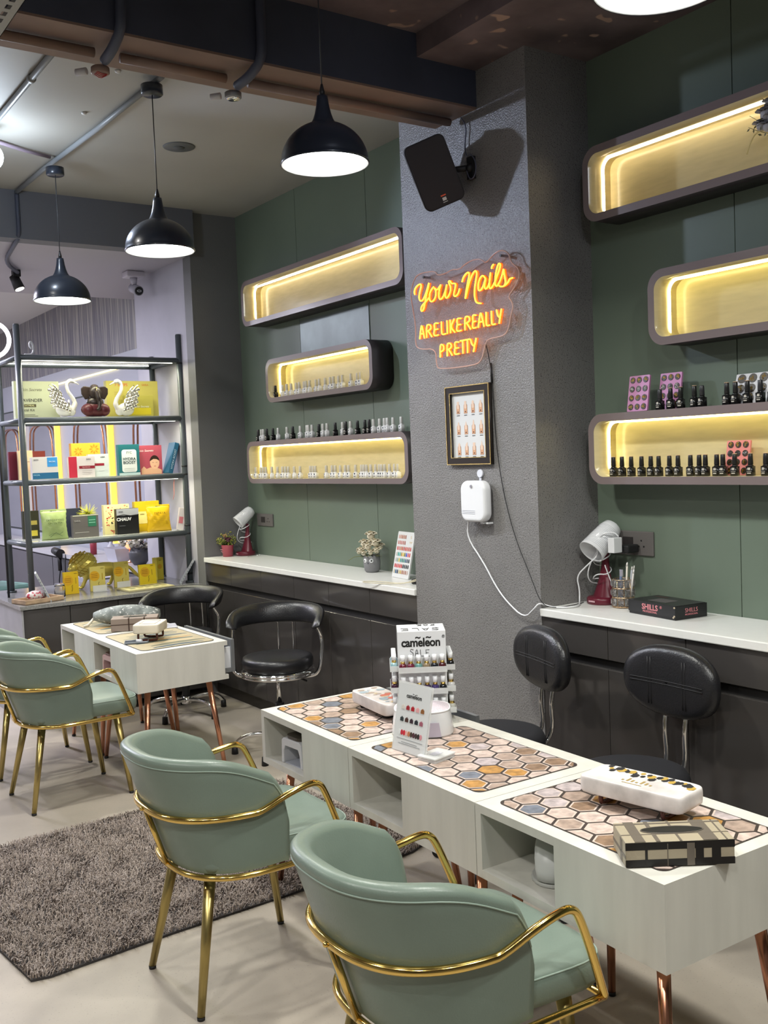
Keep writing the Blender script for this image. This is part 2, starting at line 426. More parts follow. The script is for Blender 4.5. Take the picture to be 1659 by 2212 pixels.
BC = gel('polish_bottle', mat('clear_bottle', (0.80, 0.80, 0.80), 0.25), mat('pale_cap', (0.60, 0.57, 0.50), 0.3), cm('48484e'), 0.036, 0.044)
BB = gel('polish_bottle', mat('black_bottle', (0.010, 0.010, 0.010), 0.22), mat('black_cap', (0.014, 0.014, 0.014), 0.35), cm('b9b4a8'))
BD = gel('polish_bottle', BB.data.materials[0], mat('black_cap_grey_top', (0.03, 0.03, 0.033), 0.35), cm('b9b4a8'))
TAN = B().lathe([(0.0078, 0.0822), (0.0092, 0.0828), (0.0092, 0.0845), (0.007, 0.085)], n=14).out('cap_disc', mat('tan_disc', (0.55, 0.38, 0.25), 0.5), BB)
used = set()
def bottle(proto, x, y, z, label, grp, rz=0.0):
    if proto.name not in used:
        used.add(proto.name); o = proto; o.location = (x, y, z); o.rotation_euler = (0, 0, rz)
    else: o = dup(proto, (x, y, z), rz)
    tag(o, label, 'bottle', grp); return o
ys = [5.998, 5.906, 5.832, 5.788, 5.716, 5.665, 5.621, 5.582, 5.536, 5.471, 5.411, 5.35, 5.294, 5.243, 5.196, 5.146, 5.044, 4.99, 4.941]
for i, y in enumerate(ys):
    bottle(BB if i == 0 else BC, 3.262 + 0.006 * math.sin(i * 2.3), y, 2.1055, ('only black polish bottle, leftmost in the short left wall shelf' if i == 0 else
        'pale polish bottle, %s from the left inside the short left wall shelf' % ORD[i + 1]), 'polish bottles inside the short left shelf', random.uniform(-.3, .3))
ys = [6.28, 6.247, 6.198, 6.139, 6.07, 6.001, 5.855, 5.778, 5.699, 5.606, 5.57, 5.534, 5.464, 5.399, 5.338, 5.258, 5.179, 5.124, 5.07, 5.011, 4.927, 4.865, 4.827, 4.778, 4.718, 4.677, 4.634, 4.562]
blk = {0, 3, 4, 7, 12, 15, 17, 19, 20, 21}
for i, y in enumerate(ys):
    bottle(BD if i in blk else BW, 3.262 + 0.008 * math.sin(i * 1.7), y, 1.8208, '%s polish bottle, %s from left on top of the lowest left wall shelf' % ('black' if i in blk else 'white', ORD[i + 1]),
        'polish bottles on top of the lowest left shelf', random.uniform(-.4, .4))
ys = [6.335, 6.275, 6.23, 6.172, 6.083, 6.016, 5.958, 5.907, 5.85, 5.771, 5.711, 5.584, 5.54, 5.494, 5.367, 5.312, 5.278, 5.206, 5.139, 5.106, 5.044, 4.98, 4.94, 4.903, 4.868, 4.83, 4.79, 4.752, 4.715, 4.678, 4.64, 4.60]
for i, y in enumerate(ys):
    bottle(BC, 3.258 + 0.008 * math.sin(i * 1.3), y, 1.5598, 'white polish bottle, %s from left in the row inside the lowest left shelf' % ORD[i + 1], 'polish bottles inside the lowest left shelf', random.uniform(-.4, .4))
ys = [2.98, 2.932, 2.881, 2.825, 2.776, 2.735, 2.68, 2.637, 2.576, 2.534, 2.505, 2.452, 2.424, 2.371, 2.302, 2.237, 2.19]
for i, y in enumerate(ys):
    bottle(BB, 3.25, y, 1.5628, 'black polish bottle, %s from the left inside the lowest right shelf' % ORD[i + 1], 'black bottles inside the lowest right shelf', random.uniform(-.3, .3))
ys = [2.717, 2.663, 2.613, 2.546, 2.510, 2.396, 2.358, 2.306, 2.251, 2.20]
for i, y in enumerate(ys):
    bottle(BB if i % 4 else BD, 3.245, y, 1.8338, 'black polish bottle, %s from the left on top of the lowest right shelf' % ORD[i + 1], 'black bottles on top of the lowest right shelf', random.uniform(-.3, .3))

# foil palettes leaning back (board with recessed round wells full of foil)
def palette(y, x, z, w, h, base, foils, label, lean=0.16, rows=4, cols=3, rz=0.0):
    b = B()
    b.poly(rrect(w, h, 0.004, 3, 0, h / 2), (0.008, 0, 0), (0, 0, 0), (0, -1, 0), (0, 0, 1))
    o = b.out('nail_art_palette', base, None, (x, y, z), (0, 0, rz))
    o.rotation_euler = (0, lean, rz)
    for r_ in range(rows):
        for c_ in range(cols):
            cy = (c_ - (cols - 1) / 2) * w / cols * 0.95; cz = h * (r_ + 0.5) / rows
            q = B().poly(circ(w / cols * 0.36, 14, cy, cz), (-0.002, 0, 0), (-0.0002, 0, 0), (0, -1, 0), (0, 0, 1), 0)
            for k in range(9):
                a = random.uniform(0, 6.28); rr = random.uniform(0, w / cols * 0.24)
                px, pz = cy + rr * math.cos(a), cz + rr * math.sin(a)
                q.add([V((-0.0022, -px - 0.004, pz)), V((-0.004 - random.random() * .002, -px, pz + 0.005)), V((-0.0022, -px + 0.004, pz - 0.002))], [(0, 1, 2)], 1)
            q.out('foil_well', [cm('3a3228', 0.3), foils[(r_) % len(foils)]], o)
    tag(o, label, 'palette', None); return o
GF = mat('gold_foil', (0.75, 0.55, 0.2), 0.25, 1.0); SF = mat('silver_foil', (0.75, 0.78, 0.85), 0.2, 1.0)
PK = mat('orchid_board', (0.52, 0.22, 0.42), 0.35)
palette(2.835, 3.240, 1.8345, 0.108, 0.15, PK, [GF, GF, SF, GF], 'orchid pink foil palette, left one on top of the lowest right shelf')
palette(2.700, 3.275, 1.8345, 0.108, 0.15, PK, [GF, GF, SF, GF], 'orchid pink foil palette half hidden behind two black bottles')
palette(2.330, 3.285, 1.8345, 0.150, 0.12, mat('grey_white_board', (0.6, 0.6, 0.62), 0.35), [GF, GF, GF], 'white foil palette leaning behind black bottles on the right shelf top', 0.30, 3, 3)
palette(2.395, 3.290, 1.5635, 0.105, 0.135, mat('coral_board', (0.75, 0.25, 0.22), 0.35), [GF, GF, SF, GF], 'coral pink foil palette leaning inside the lowest right shelf')
palette(2.190, 3.285, 1.5635, 0.115, 0.14, mat('butter_board', (0.72, 0.70, 0.40), 0.35), [cm('e6e2b0'), cm('d8d49a')], 'pale yellow oval palette inside the lowest right shelf, at the frame edge', 0.12, 3, 2)

# ================================================================ PENDANT LAMPS
def pendant_proto(zrim, loc, zc):
    t = empty('pendant_lamp', loc)
    R_ = 0.158
    prof = [(R_, 0.0), (R_ + 0.003, 0.004), (R_, 0.010)] + [(R_ * math.cos(a), 0.008 + 0.142 * math.sin(a)) for a in [0.1 + i * 0.106 for i in range(12)]] + [(0.044, 0.148), (0.037, 0.160), (0.030, 0.180), (0.0245, 0.205), (0.021, 0.228), (0.019, 0.243), (0.009, 0.246)]
    B().lathe(prof, n=48, cap=False).out('lamp_shade', SHADE, t)
    B().lathe([(0.0, 0.03), (R_ - 0.010, 0.03), (R_ - 0.004, 0.002), (R_ - 0.001, 0.001)], n=48, cap=False).out('shade_lining', SHADEI, t)
    B().lathe([(0.0, 0.0265), (R_ - 0.012, 0.0265), (R_ - 0.009, 0.022), (R_ - 0.012, 0.0215), (0.0, 0.0215)], n=48).out('diffuser', GLOW, t)
    B().lathe([(0.010, 0.244), (0.010, 0.258), (0.006, 0.275), (0.004, 0.285)], n=14).out('cord_grip', BLK, t)
    B().cone((0, 0, 0.28), (0, 0, zc - zrim - 0.02), 0.0026, n=8).out('cord', cm('3a3c40'), t)
    B().lathe([(0.045, zc - zrim - 0.045), (0.05, zc - zrim - 0.04), (0.05, zc - zrim - 0.001)], n=24).out('ceiling_rose', SHADE, t)
    ld = bpy.data.lights.new('pendant_light', 'AREA'); ld.shape = 'DISK'; ld.size = 0.15; ld.energy = P_PENDANT; ld.color = (1.0, 0.99, 0.92); ld.spread = 2.6
    lo = bpy.data.objects.new('pendant_light', ld); COL.objects.link(lo); lo.parent = t; lo.location = (0, 0, 0.018)
    return t
pl = pendant_proto(2.745, (1.935, 3.11, 2.745), 3.499)
tag(pl, 'black dome pendant lamp hanging left of the wall speaker, nearest fully visible one', 'pendant lamp', 'black dome pendant lamps')
for (x, y, z, lb) in ((1.835, 4.425, 2.675, 'black dome pendant lamp, middle one of the three fully visible'), (1.792, 5.79, 2.645, 'black dome pendant lamp, farthest and smallest, above the rack'),
                      (1.904, 1.560, 2.75, 'black dome pendant lamp cut off by the top edge of the photo'), ):
    dup(pl, (x, y, z), 0, lb, 'black dome pendant lamps')
for x, y in ((2.0, 0.45), (0.0, 0.3), (-0.6, 2.2), (-0.6, 4.6)):   # unseen copies added behind and left of the camera for more light
    dup(pl, (x, y, 2.74), 0, 'added black dome pendant lamp out of view, %s' % {(2.0, .45): 'over the aisle by the right wall', (0.0, .3): 'behind the camera', (-.6, 2.2): 'left of the rug', (-.6, 4.6): 'far left of the rug'}[(x, y)], 'black dome pendant lamps')
# mounting pucks under the middle ceiling
def puck(x, y, z, lb):
    t = empty('junction_box', (x, y, z), 0, lb, 'junction box', 'round conduit boxes')
    B().lathe([(0.048, 0.0), (0.055, 0.006), (0.055, 0.018), (0.05, 0.022), (0.042, 0.035), (0.042, 0.0395)], n=24).out('box_body', mat('dark_steel', (0.05, 0.05, 0.055), 0.25, 0.6), t)
    return t
# ---------------------------------------------------------------- conduits
def pipe(pts, r, lb, m_=PIPE, sm=1, name='conduit_pipe', clips=()):
    t = empty(name, pts[0], 0, lb, 'pipe')
    o = V(pts[0])
    B().tube([V(p) - o for p in pts], r, 12, smooth=sm).out('pipe_tube', m_, t)
    for c in clips:
        c = V(c) - o
        B().lathe([(r * 1.35, -0.012), (r * 1.45, -0.008), (r * 1.45, 0.008), (r * 1.35, 0.012)], c, n=12, M=Matrix.Rotation(PI / 2, 3, 'X')).out('pipe_clip', STEEL, t)
    return t
pipe([(1.86, 4.36, 3.452), (1.84, 5.2, 3.452), (1.80, 6.0, 3.452), (1.79, 6.60, 3.452)], 0.014, 'grey conduit under the ceiling joining the two farther pendant lamps', sm=0)
pipe([(1.36, 3.84, 3.452), (1.36, 4.6, 3.452), (1.36, 5.0, 3.452), (1.36, 5.40, 3.452)], 0.014, 'grey conduit on the ceiling at upper left, leading to the bare bulb', sm=0, clips=[(1.36, 4.66, 3.452)])
pipe([(1.38, 5.60, 3.452), (1.6, 5.72, 3.452), (1.765, 5.78, 3.452)], 0.010, 'thin conduit branching left at the farthest pendant lamp', m_=mat('mauve_conduit', (0.25, 0.2, 0.25), 0.4), sm=0)
pipe([(1.79, 6.600, 3.44), (1.79, 6.598, 3.30), (1.79, 6.60, 3.17), (1.80, 6.80, 3.145), (1.87, 7.3, 3.145), (2.05, 7.66, 3.145)], 0.014, 'dark conduit dropping down the far beam to the track spotlight', m_=BEAM, sm=2)
pipe([(-2.4, 3.66, 3.210), (1.30, 3.66, 3.210)], 0.018, 'brown painted conduit along the beam underside, left run', m_=BEAMB, sm=0)
pipe([(1.40, 3.66, 3.210), (1.83, 3.66, 3.210)], 0.018, 'brown painted conduit along the beam underside, short middle run', m_=BEAMB, sm=0)
pipe([(1.93, 3.66, 3.210), (2.96, 3.66, 3.210)], 0.018, 'brown painted conduit along the beam underside, right run to the pillar', m_=BEAMB, sm=0)
pipe([(1.345, 3.487, 3.495), (1.345, 3.487, 3.30), (1.345, 3.50, 3.24), (1.335, 3.56, 3.195), (1.34, 3.66, 3.190)], 0.019, 'slate conduit bending down the beam face, left one', m_=BEAM, sm=2)
pipe([(1.905, 3.487, 3.495), (1.905, 3.487, 3.30), (1.905, 3.50, 3.24), (1.885, 3.56, 3.195), (1.88, 3.66, 3.190)], 0.019, 'slate conduit bending down the beam face, right one', m_=BEAM, sm=2)
def jb(x, y, lb, red):
    t = empty('junction_box', (x, y, 3.1525), 0, lb, 'junction box', 'open conduit boxes under the beam')
    B().lathe([(0.03, 0), (0.034, 0.003), (0.034, 0.022), (0.03, 0.025)], n=20).out('box_body', BEAMB if red else STEEL, t)
    if red:
        for k in range(4):
            B().tube([(-0.02, 0.01 * k - 0.02, 0.0), (0, 0.008 * k - 0.02, -0.006 - 0.003 * k), (0.025, 0.006 * k - 0.01, 0.001)], 0.0014, 6, smooth=1).out('loose_wire', cm('b03030'), t)
    else: B().lathe([(0.024, -0.004), (0.028, -0.002), (0.028, 0.0)], n=20).out('cover_ring', CHROME, t)
    B().cone((-0.045, 0.02, 0.01), (-0.075, 0.05, 0.008), 0.013, n=12).out('pipe_socket', cm('b8b8bc'), t)
jb(1.335, 3.70, 'open junction box with loose red wires under the beam', True)
jb(1.88, 3.70, 'grey junction box with a metal ring under the beam', False)
# boxes above the far lamps, on the ceiling
for (x, y, lb) in ((1.835, 4.425, 'dark round box where the middle pendant lamp hangs from the conduit'), (1.792, 5.79, 'dark round box where the farthest pendant lamp hangs from the conduit')):
    pass

# round vent cover
t = empty('ceiling_vent', (2.355, 5.33, 3.4695), 0, 'round grey vent cover in the middle ceiling, beside a pendant cord', 'vent')
B().lathe([(0.0, -0.006), (0.082, -0.006), (0.090, -0.002), (0.090, 0)], n=36).out('cover_disc', cm('55585a'), t)
B().lathe([(0.0, -0.010), (0.028, -0.010), (0.032, -0.0062)], n=20).out('centre_hub', cm('44474a'), t)
# little white plugs on the ceiling
for (x, y, lb) in ((1.68, 4.43, 'small white screw cap on the ceiling, nearest the beam'), (1.72, 5.03, 'tiny white chip on the ceiling between two pipes')):
    tag(B().lathe([(0.006, -0.012), (0.013, -0.008), (0.015, -0.0002)], n=12).out('ceiling_plug', cm('c8c8c8'), None, (x, y, 3.4695)), lb, 'plug')

# bare bright bulb at the left edge
t = empty('bare_bulb_lamp', (1.375, 5.43, 3.469), 0, 'glaring bare bulb under the ceiling at the left photo edge', 'lamp')
B().lathe([(0.03, 0), (0.03, -0.05), (0.022, -0.07), (0.018, -0.10)], n=20).out('bulb_holder', cm('d8d0d0'), t)
B().ball((0, 0, -0.16), (0.042, 0.042, 0.058), 20).out('bulb', mat('bulb_glow', (1, 1, 1), 0.5, em=(0.8, 0.93, 1.0), es=22), t)
ld = bpy.data.lights.new('bulb_light', 'POINT'); ld.energy = P_BULB; ld.color = (0.72, 0.84, 1.0); ld.shadow_soft_size = 0.06
lo = bpy.data.objects.new('bulb_light', ld); COL.objects.link(lo); lo.parent = t; lo.location = (0, 0, -0.235)

ld = bpy.data.lights.new('bulb_beam', 'SPOT'); ld.energy = 95; ld.color = (0.66, 0.76, 1.0); ld.spot_size = 1.15; ld.spot_blend = 0.5; ld.shadow_soft_size = 0.035
lo = bpy.data.objects.new('bulb_beam', ld); COL.objects.link(lo); lo.parent = t; lo.location = (0.03, -0.03, -0.235)
lo.rotation_euler = (V((3.0, 3.75, 2.55)) - V((1.40, 5.40, 3.23))).to_track_quat('-Z', 'Y').to_euler()

# track spotlights: the one seen at left, and unseen ones added to light the room
def spot(loc, aim, power, col, lb, size=0.8, seen=True):
    t = empty('seen_or_added_spotlight', loc, 0, lb, 'spotlight')
    d = (V(aim) - V(loc)).normalized(); L = V((0, 0, -0.09))
    B().box((-0.028, -0.028, -0.05), (0.028, 0.028, 0)).out('mount', BLK, t, bevel=0.004)
    B().cone((0, 0, -0.05), (0, 0, -0.085), 0.01, n=10).out('arm', BLK, t)
    a = L - d * 0.05; b_ = L + d * 0.055
    B().cone(a, b_, 0.034, 0.040, 20).out('lamp_head', BLK, t)
    B().cone(b_, b_ + d * 0.003, 0.033, 0.033, 20).out('lens', mat('spot_lens', (1, 1, 1), 0.4, em=(1, 0.96, 0.8), es=6), t)
    ld = bpy.data.lights.new('spot_light', 'SPOT'); ld.energy = power; ld.color = col; ld.spot_size = size; ld.spot_blend = 0.6; ld.shadow_soft_size = 0.03
    lo = bpy.data.objects.new('spot_light', ld); COL.objects.link(lo); lo.parent = t
    lo.location = L + d * 0.07; lo.rotation_euler = d.to_track_quat('-Z', 'Y').to_euler()
    return t
spot((2.05, 7.70, 3.169), (2.9, 7.0, 0.5), 40, (1, 0.97, 0.85), 'black track spotlight under the salon ceiling, left photo edge', 1.6)
# unseen spotlights added to brighten the front zone and walls
spot((1.55, 1.2, 3.499), (3.0, 3.6, 1.5), P_ADDED_SPOT * .5, (0.72, 0.8, 1.0), 'added unseen spotlight above the frame, lighting the pillar', 1.5)
spot((1.2, -0.2, 3.499), (2.2, 2.0, 0.7), P_ADDED_SPOT * 1.6, (0.98, 1.0, 0.96), 'added unseen spotlight behind the camera, lighting the tables', 1.7)
spot((-0.6, 1.0, 3.499), (1.2, 3.2, 0.2), P_ADDED_SPOT * 2.6, (1.0, 0.97, 0.95), 'added unseen spotlight behind the camera, lighting the rug', 1.8)
spot((0.2, 4.6, 3.469), (2.9, 5.4, 1.4), P_ADDED_SPOT * 1.3, (1.0, 0.97, 0.92), 'added unseen spotlight left of the frame, lighting the far green wall', 1.5)
spot((0.9, 0.4, 3.499), (3.3, 1.9, 1.15), P_ADDED_SPOT * 0.9, (0.97, 1.0, 0.96), 'added unseen spotlight behind the camera, lighting the right green wall', 1.15)
# tube lamps added out of view to brighten the salon room
def tube(x0, y0, y1, z, lb, pw=P_ADDED_TUBE, col=(0.86, 0.86, 1.0)):
    t = empty('added_tube_lamp', (x0, (y0 + y1) / 2, z), 0, lb, 'lamp')
    h = (y1 - y0) / 2
    B().box((-0.03, -h, -0.02), (0.03, h, 0)).out('housing', WPL, t)
    B().cone((0, -h + .02, -0.035), (0, h - .02, -0.035), 0.012, n=12).out('glass_tube', mat('added_tube_glow', (1, 1, 1), .5, em=(0.9, 0.92, 1), es=8), t)
    ld = bpy.data.lights.new('added_tube_light', 'AREA'); ld.shape = 'RECTANGLE'; ld.size = 0.06; ld.size_y = h * 2; ld.energy = pw; ld.color = col
    lo = bpy.data.objects.new('added_tube_light', ld); COL.objects.link(lo); lo.parent = t; lo.location = (0, 0, -0.06)
tube(0.4, 9.0, 10.4, 3.439, 'added unseen white tube lamp on the salon ceiling, nearer one', 170)
tube(0.6, 11.6, 13.0, 3.439, 'added unseen white tube lamp on the salon ceiling, farther one', 150)
tube(1.0, 7.0, 8.4, 3.169, 'added unseen white tube lamp on the low ceiling left of the rack', 60, (0.85, 0.82, 1.0))

# ---------------------------------------------------------------- security camera
t = empty('security_camera', (2.86, 7.45, 3.169), 0, 'white bullet security camera under the ceiling beside the pale wall', 'camera')
B().box((-0.07, -0.06, -0.045), (0.07, 0.06, 0)).out('junction_base', cm('c6c2cc'), t, bevel=0.008)
B().cone((0, 0, -0.045), (0, -0.01, -0.10), 0.03, 0.018, 16).out('neck', cm('b8b4be'), t)
B().cone((0.01, 0.05, -0.115), (0.01, -0.075, -0.155), 0.036, 0.038, 20).out('camera_body', cm('a8a6b0'), t)
B().cone((0.01, -0.0755, -0.1552), (0.01, -0.079, -0.1563), 0.032, 0.032, 20).out('lens_face', BLK, t)
B().tube([(0.01 + 0.016 * math.cos(a), -0.081, -0.1565 + 0.007 * math.sin(a)) for a in [i * PI / 6 for i in range(12)]], 0.0022, 6, closed=True).out('lens_ring', WPL, t)

# ---------------------------------------------------------------- cable tray at the top left
t = empty('cable_tray', (0.74, 2.2, 3.0), 0, 'perforated grey metal cable tray cut off at the top left corner', 'cable tray')
b = B()
n_ = 34
for k in range(n_):
    y = -0.4 + k * 0.05
    b.box((0, y, 0.0), (0.022, y + 0.05, 0.002)).box((0.038, y, 0), (0.062, y + 0.05, 0.002)).box((0.078, y, 0), (0.10, y + 0.05, 0.002))
    b.box((0.022, y, 0), (0.038, y + 0.022, 0.002)).box((0.062, y + 0.02, 0), (0.078, y + 0.042, 0.002))
b.box((0.098, -0.4, 0), (0.10, 1.3, 0.05)).box((0, -0.4, 0), (0.002, 1.3, 0.05))
b.out('tray_channel', mat('galvanised', (0.30, 0.30, 0.28), 0.45, 0.3), t, recalc=False)
B().cone((0.05, -0.35, 0.02), (0.05, 1.3, 0.02), 0.013, n=10).out('tray_cable', BLK, t)
B().cone((0.05, 0.0, 0.0021), (0.05, 0.0, 0.499), 0.005, n=8).out('hanger_rod', STEEL, t)

# ================================================================ PILLAR: SPEAKER, NEON, FRAME, SCENT UNIT
t = empty('wall_speaker', (3.0, 3.58, 2.93), 0, 'black loudspeaker tilted on a bracket high on the speckled pillar', 'speaker')
M = Matrix.Translation((-0.16, 0.055, 0.03)) @ Matrix.Rotation(math.radians(50), 4, 'Z') @ Matrix.Rotation(math.radians(-20), 4, 'X') @ Matrix.Rotation(math.radians(-17), 4, 'Y')
# local: cabinet faces -X', width along Y', height along Z'
def xf(b, M): b.v = [tuple(M @ V(p)) for p in b.v]; return b
sm_ = mat('speaker_black', (0.014, 0.012, 0.015), 0.45)
xf(B().poly(rrect(0.19, 0.30, 0.03, 6), (0.10, 0, 0), (-0.05, 0, 0), (0, 1, 0), (0, 0, 1), 0, None, True), M).out('speaker_cabinet', sm_, t)
xf(B().add([V((0.05, sy * 0.085, sz * 0.125)) for sy, sz in ((-1, -1), (1, -1), (1, 1), (-1, 1))] + [V((0.13, sy * 0.05, sz * 0.085)) for sy, sz in ((-1, -1), (1, -1), (1, 1), (-1, 1))],
    [(0, 1, 5, 4), (1, 2, 6, 5), (2, 3, 7, 6), (3, 0, 4, 7), (4, 5, 6, 7), (0, 3, 2, 1)]), M).out('rear_housing', sm_, t)
xf(B().poly(rrect(0.18, 0.29, 0.028, 6), (0.012, 0, 0), (-0.063, 0, 0), (0, 1, 0), (0, 0, 1), 0, None, True), M).out('front_grille', mat('speaker_grille', (0.022, 0.018, 0.022), 0.6), t)
lg = xf(B().box((-0.0645, -0.012, -0.105), (-0.0632, 0.012, -0.099), 0).box((-0.0645, -0.009, -0.125), (-0.0632, 0.009, -0.111), 1).box((-0.0645, -0.011, -0.133), (-0.0632, 0.011, -0.1305), 1), M).out('badge', [cm('e06040'), cm('d8d8d8')], t)
p_ = M @ V((0.13, 0, 0))
B().cone(p_, (-0.02, -0.03, 0.05), 0.014, n=12).ball((-0.02, -0.03, 0.05), 0.02, 12).box((-0.02, -0.05, 0.0), (0, -0.01, 0.10)).out('bracket', BLK, t)
B().tube([(-0.02, 0.02, 0.29), (-0.012, -0.01, 0.24), (-0.012, 0.01, 0.16), (-0.02, -0.01, 0.10), (-0.03, -0.05, 0.11), (-0.03, -0.09, 0.06), (-0.03, -0.08, 0.0), (-0.03, -0.04, -0.01), (-0.03, -0.02, 0.04)], 0.0028, 6, smooth=2).out('speaker_cable', cm('55586a'), t)

# neon sign
STROKES = [[(3.957, 2.469), (3.961, 2.486), (3.949, 2.502), (3.927, 2.512), (3.905, 2.513), (3.902, 2.5), (3.917, 2.476), (3.925, 2.451), (3.917, 2.432), (3.895, 2.431), (3.873, 2.454), (3.856, 2.48), (3.841, 2.507)], [(3.841, 2.507), (3.85, 2.48), (3.867, 2.446), (3.879, 2.412), (3.892, 2.387), (3.906, 2.38), (3.913, 2.392), (3.903, 2.408), (3.872, 2.422), (3.84, 2.439)], [(3.805, 2.483), (3.83, 2.469), (3.843, 2.443), (3.836, 2.418), (3.815, 2.415), (3.793, 2.432), (3.787, 2.459), (3.802, 2.481), (3.78, 2.461), (3.756, 2.479)], [(3.75, 2.485), (3.763, 2.459), (3.769, 2.432), (3.76, 2.415), (3.74, 2.42), (3.717, 2.448), (3.704, 2.478)], [(3.704, 2.478), (3.716, 2.448), (3.719, 2.424), (3.709, 2.413), (3.689, 2.426), (3.672, 2.455), (3.688, 2.482), (3.689, 2.491), (3.677, 2.491), (3.67, 2.476), (3.648, 2.474), (3.636, 2.47), (3.646, 2.444), (3.657, 2.422), (3.643, 2.411), (3.622, 2.423), (3.61, 2.444)], [(3.591, 2.471), (3.582, 2.489), (3.563, 2.503), (3.543, 2.509), (3.536, 2.496), (3.549, 2.466), (3.563, 2.428), (3.572, 2.393)], [(3.572, 2.393), (3.551, 2.439), (3.528, 2.48), (3.505, 2.503), (3.491, 2.506), (3.483, 2.492), (3.495, 2.458), (3.506, 2.419), (3.505, 2.385), (3.495, 2.362), (3.462, 2.355)], [(3.426, 2.459), (3.443, 2.478), (3.464, 2.469), (3.479, 2.441), (3.478, 2.416), (3.464, 2.411), (3.443, 2.429), (3.426, 2.459)], [(3.426, 2.459), (3.436, 2.431), (3.431, 2.412), (3.414, 2.418), (3.401, 2.436), (3.391, 2.48)], [(3.391, 2.48), (3.402, 2.442), (3.402, 2.414), (3.39, 2.409), (3.368, 2.43), (3.342, 2.465), (3.321, 2.501), (3.332, 2.512), (3.345, 2.498), (3.359, 2.462), (3.365, 2.423), (3.352, 2.411), (3.332, 2.431), (3.316, 2.454), (3.305, 2.48)], [(3.305, 2.48), (3.3, 2.452), (3.293, 2.425), (3.301, 2.408), (3.32, 2.406), (3.337, 2.413)], [(3.301, 2.408), (3.277, 2.419), (3.268, 2.433), (3.247, 2.433)], [(3.384, 2.495), (3.38, 2.506), (3.369, 2.512)]]
t = empty('neon_sign', (2.96, 3.60, 2.33), 0, 'glowing amber neon sign on clear acrylic on the pillar, nail slogan', 'neon sign')
OUTL = [(4.015, 2.485), (3.983, 2.546), (3.944, 2.568), (3.853, 2.565), (3.806, 2.556), (3.79, 2.535), (3.726, 2.535), (3.68, 2.545), (3.625, 2.535), (3.591, 2.55), (3.541, 2.561), (3.488, 2.559), (3.458, 2.546), (3.443, 2.532), (3.416, 2.542), (3.385, 2.56), (3.349, 2.569), (3.315, 2.564), (3.286, 2.545), (3.278, 2.52), (3.264, 2.497), (3.232, 2.477), (3.221, 2.449), (3.229, 2.422), (3.255, 2.394), (3.3, 2.362), (3.277, 2.339), (3.268, 2.312), (3.284, 2.282), (3.299, 2.231), (3.318, 2.204), (3.353, 2.195), (3.442, 2.194), (3.461, 2.174), (3.474, 2.139), (3.491, 2.106), (3.529, 2.086), (3.804, 2.091), (3.827, 2.115), (3.825, 2.194), (3.949, 2.202), (3.991, 2.226), (3.979, 2.31), (4.003, 2.424)]
ol = [(y - 3.60, z - 2.33) for y, z in OUTL]
for _ in range(2):
    ol = [q for i in range(len(ol)) for q in ((ol[i][0] * .75 + ol[(i + 1) % len(ol)][0] * .25, ol[i][1] * .75 + ol[(i + 1) % len(ol)][1] * .25), (ol[i][0] * .25 + ol[(i + 1) % len(ol)][0] * .75, ol[i][1] * .25 + ol[(i + 1) % len(ol)][1] * .75))]
B().poly(ol, (0.005, 0, 0), (0.0, 0, 0), (0, 1, 0), (0, 0, 1)).out('acrylic_backing', ACR, t)
B().tube([(0.0025, p[0], p[1]) for p in ol], 0.0032, 6, closed=True).out('backing_edge', mat('acrylic_rim', (0.75, 0.5, 0.42), 0.15, alpha=0.75), t)
def strokes_to(name, S):
    b = B(); d = B()
    for s_ in S:
        P_ = [V((-0.014, y - 3.60, z - 2.33)) for y, z in s_]
        b.tube(P_, 0.0030, 8, smooth=2)
        d.tube([p + V((0.010, -0.0015, 0)) for p in P_], 0.0032, 8, smooth=2)
    g = b.out(name, NEON, t); d.out('tube_housing', NEOND, g)
strokes_to('script_lettering', STROKES)
LET = {'A': [[(0, 0), (.4, 1), (.6, 1), (1, 0)], [(.2, .38), (.8, .38)]], 'R': [[(0, 0), (0, .95), (.5, 1), (.85, .85), (.8, .6), (.1, .48)], [(.35, .48), (.95, 0)]],
       'E': [[(1, .93), (.3, 1), (.12, .85), (.2, .6), (.15, .5), (.9, .5)], [(.15, .5), (0, .2), (.15, .02), (.95, .05)]], 'L': [[(.1, 1), (.05, .2), (.2, 0), (.95, .03)]],
       'I': [[(.5, 1), (.5, 0)]], 'K': [[(.1, 1), (.1, 0)], [(.9, 1), (.15, .45), (.95, 0)]], 'Y': [[(0, 1), (.2, .6), (.5, .45)], [(1, 1), (.45, 0)]],
       'P': [[(0, 0), (.05, .95), (.55, 1), (.9, .8), (.8, .5), (.1, .42)]], 'T': [[(0, 1), (1, 1)], [(.5, 1), (.45, 0)]]}
def row(word, spans, zb, h):
    S = []
    for ch, (ya, yb) in zip(word, spans):
        for s_ in LET[ch]: S.append([(ya + (yb - ya) * (.06 + .84 * p[0]), zb + h * p[1]) for p in s_])
    return S
zx = [165, 240, 258, 345, 355, 430, 455, 530, 533, 547, 570, 650, 658, 735, 768, 862, 868, 932, 942, 1035, 1050, 1110, 1120, 1185, 1192, 1270]
def yz(x): return 3.936 + (x - 160) / (1240 - 160) * (3.338 - 3.936) * (1 + 0.10 * (1 - (x - 160) / 1080))
sp = [(yz(zx[i]), yz(zx[i + 1])) for i in range(0, 26, 2)]
strokes_to('capital_lettering', row('ARELIKEREALLY', sp, 2.250, 0.062))
z3 = [(3.776, 3.735), (3.722, 3.675), (3.668, 3.625), (3.622, 3.578), (3.588, 3.545), (3.548, 3.500)]
strokes_to('lower_lettering', row('PRETTY', z3, 2.146, 0.060))
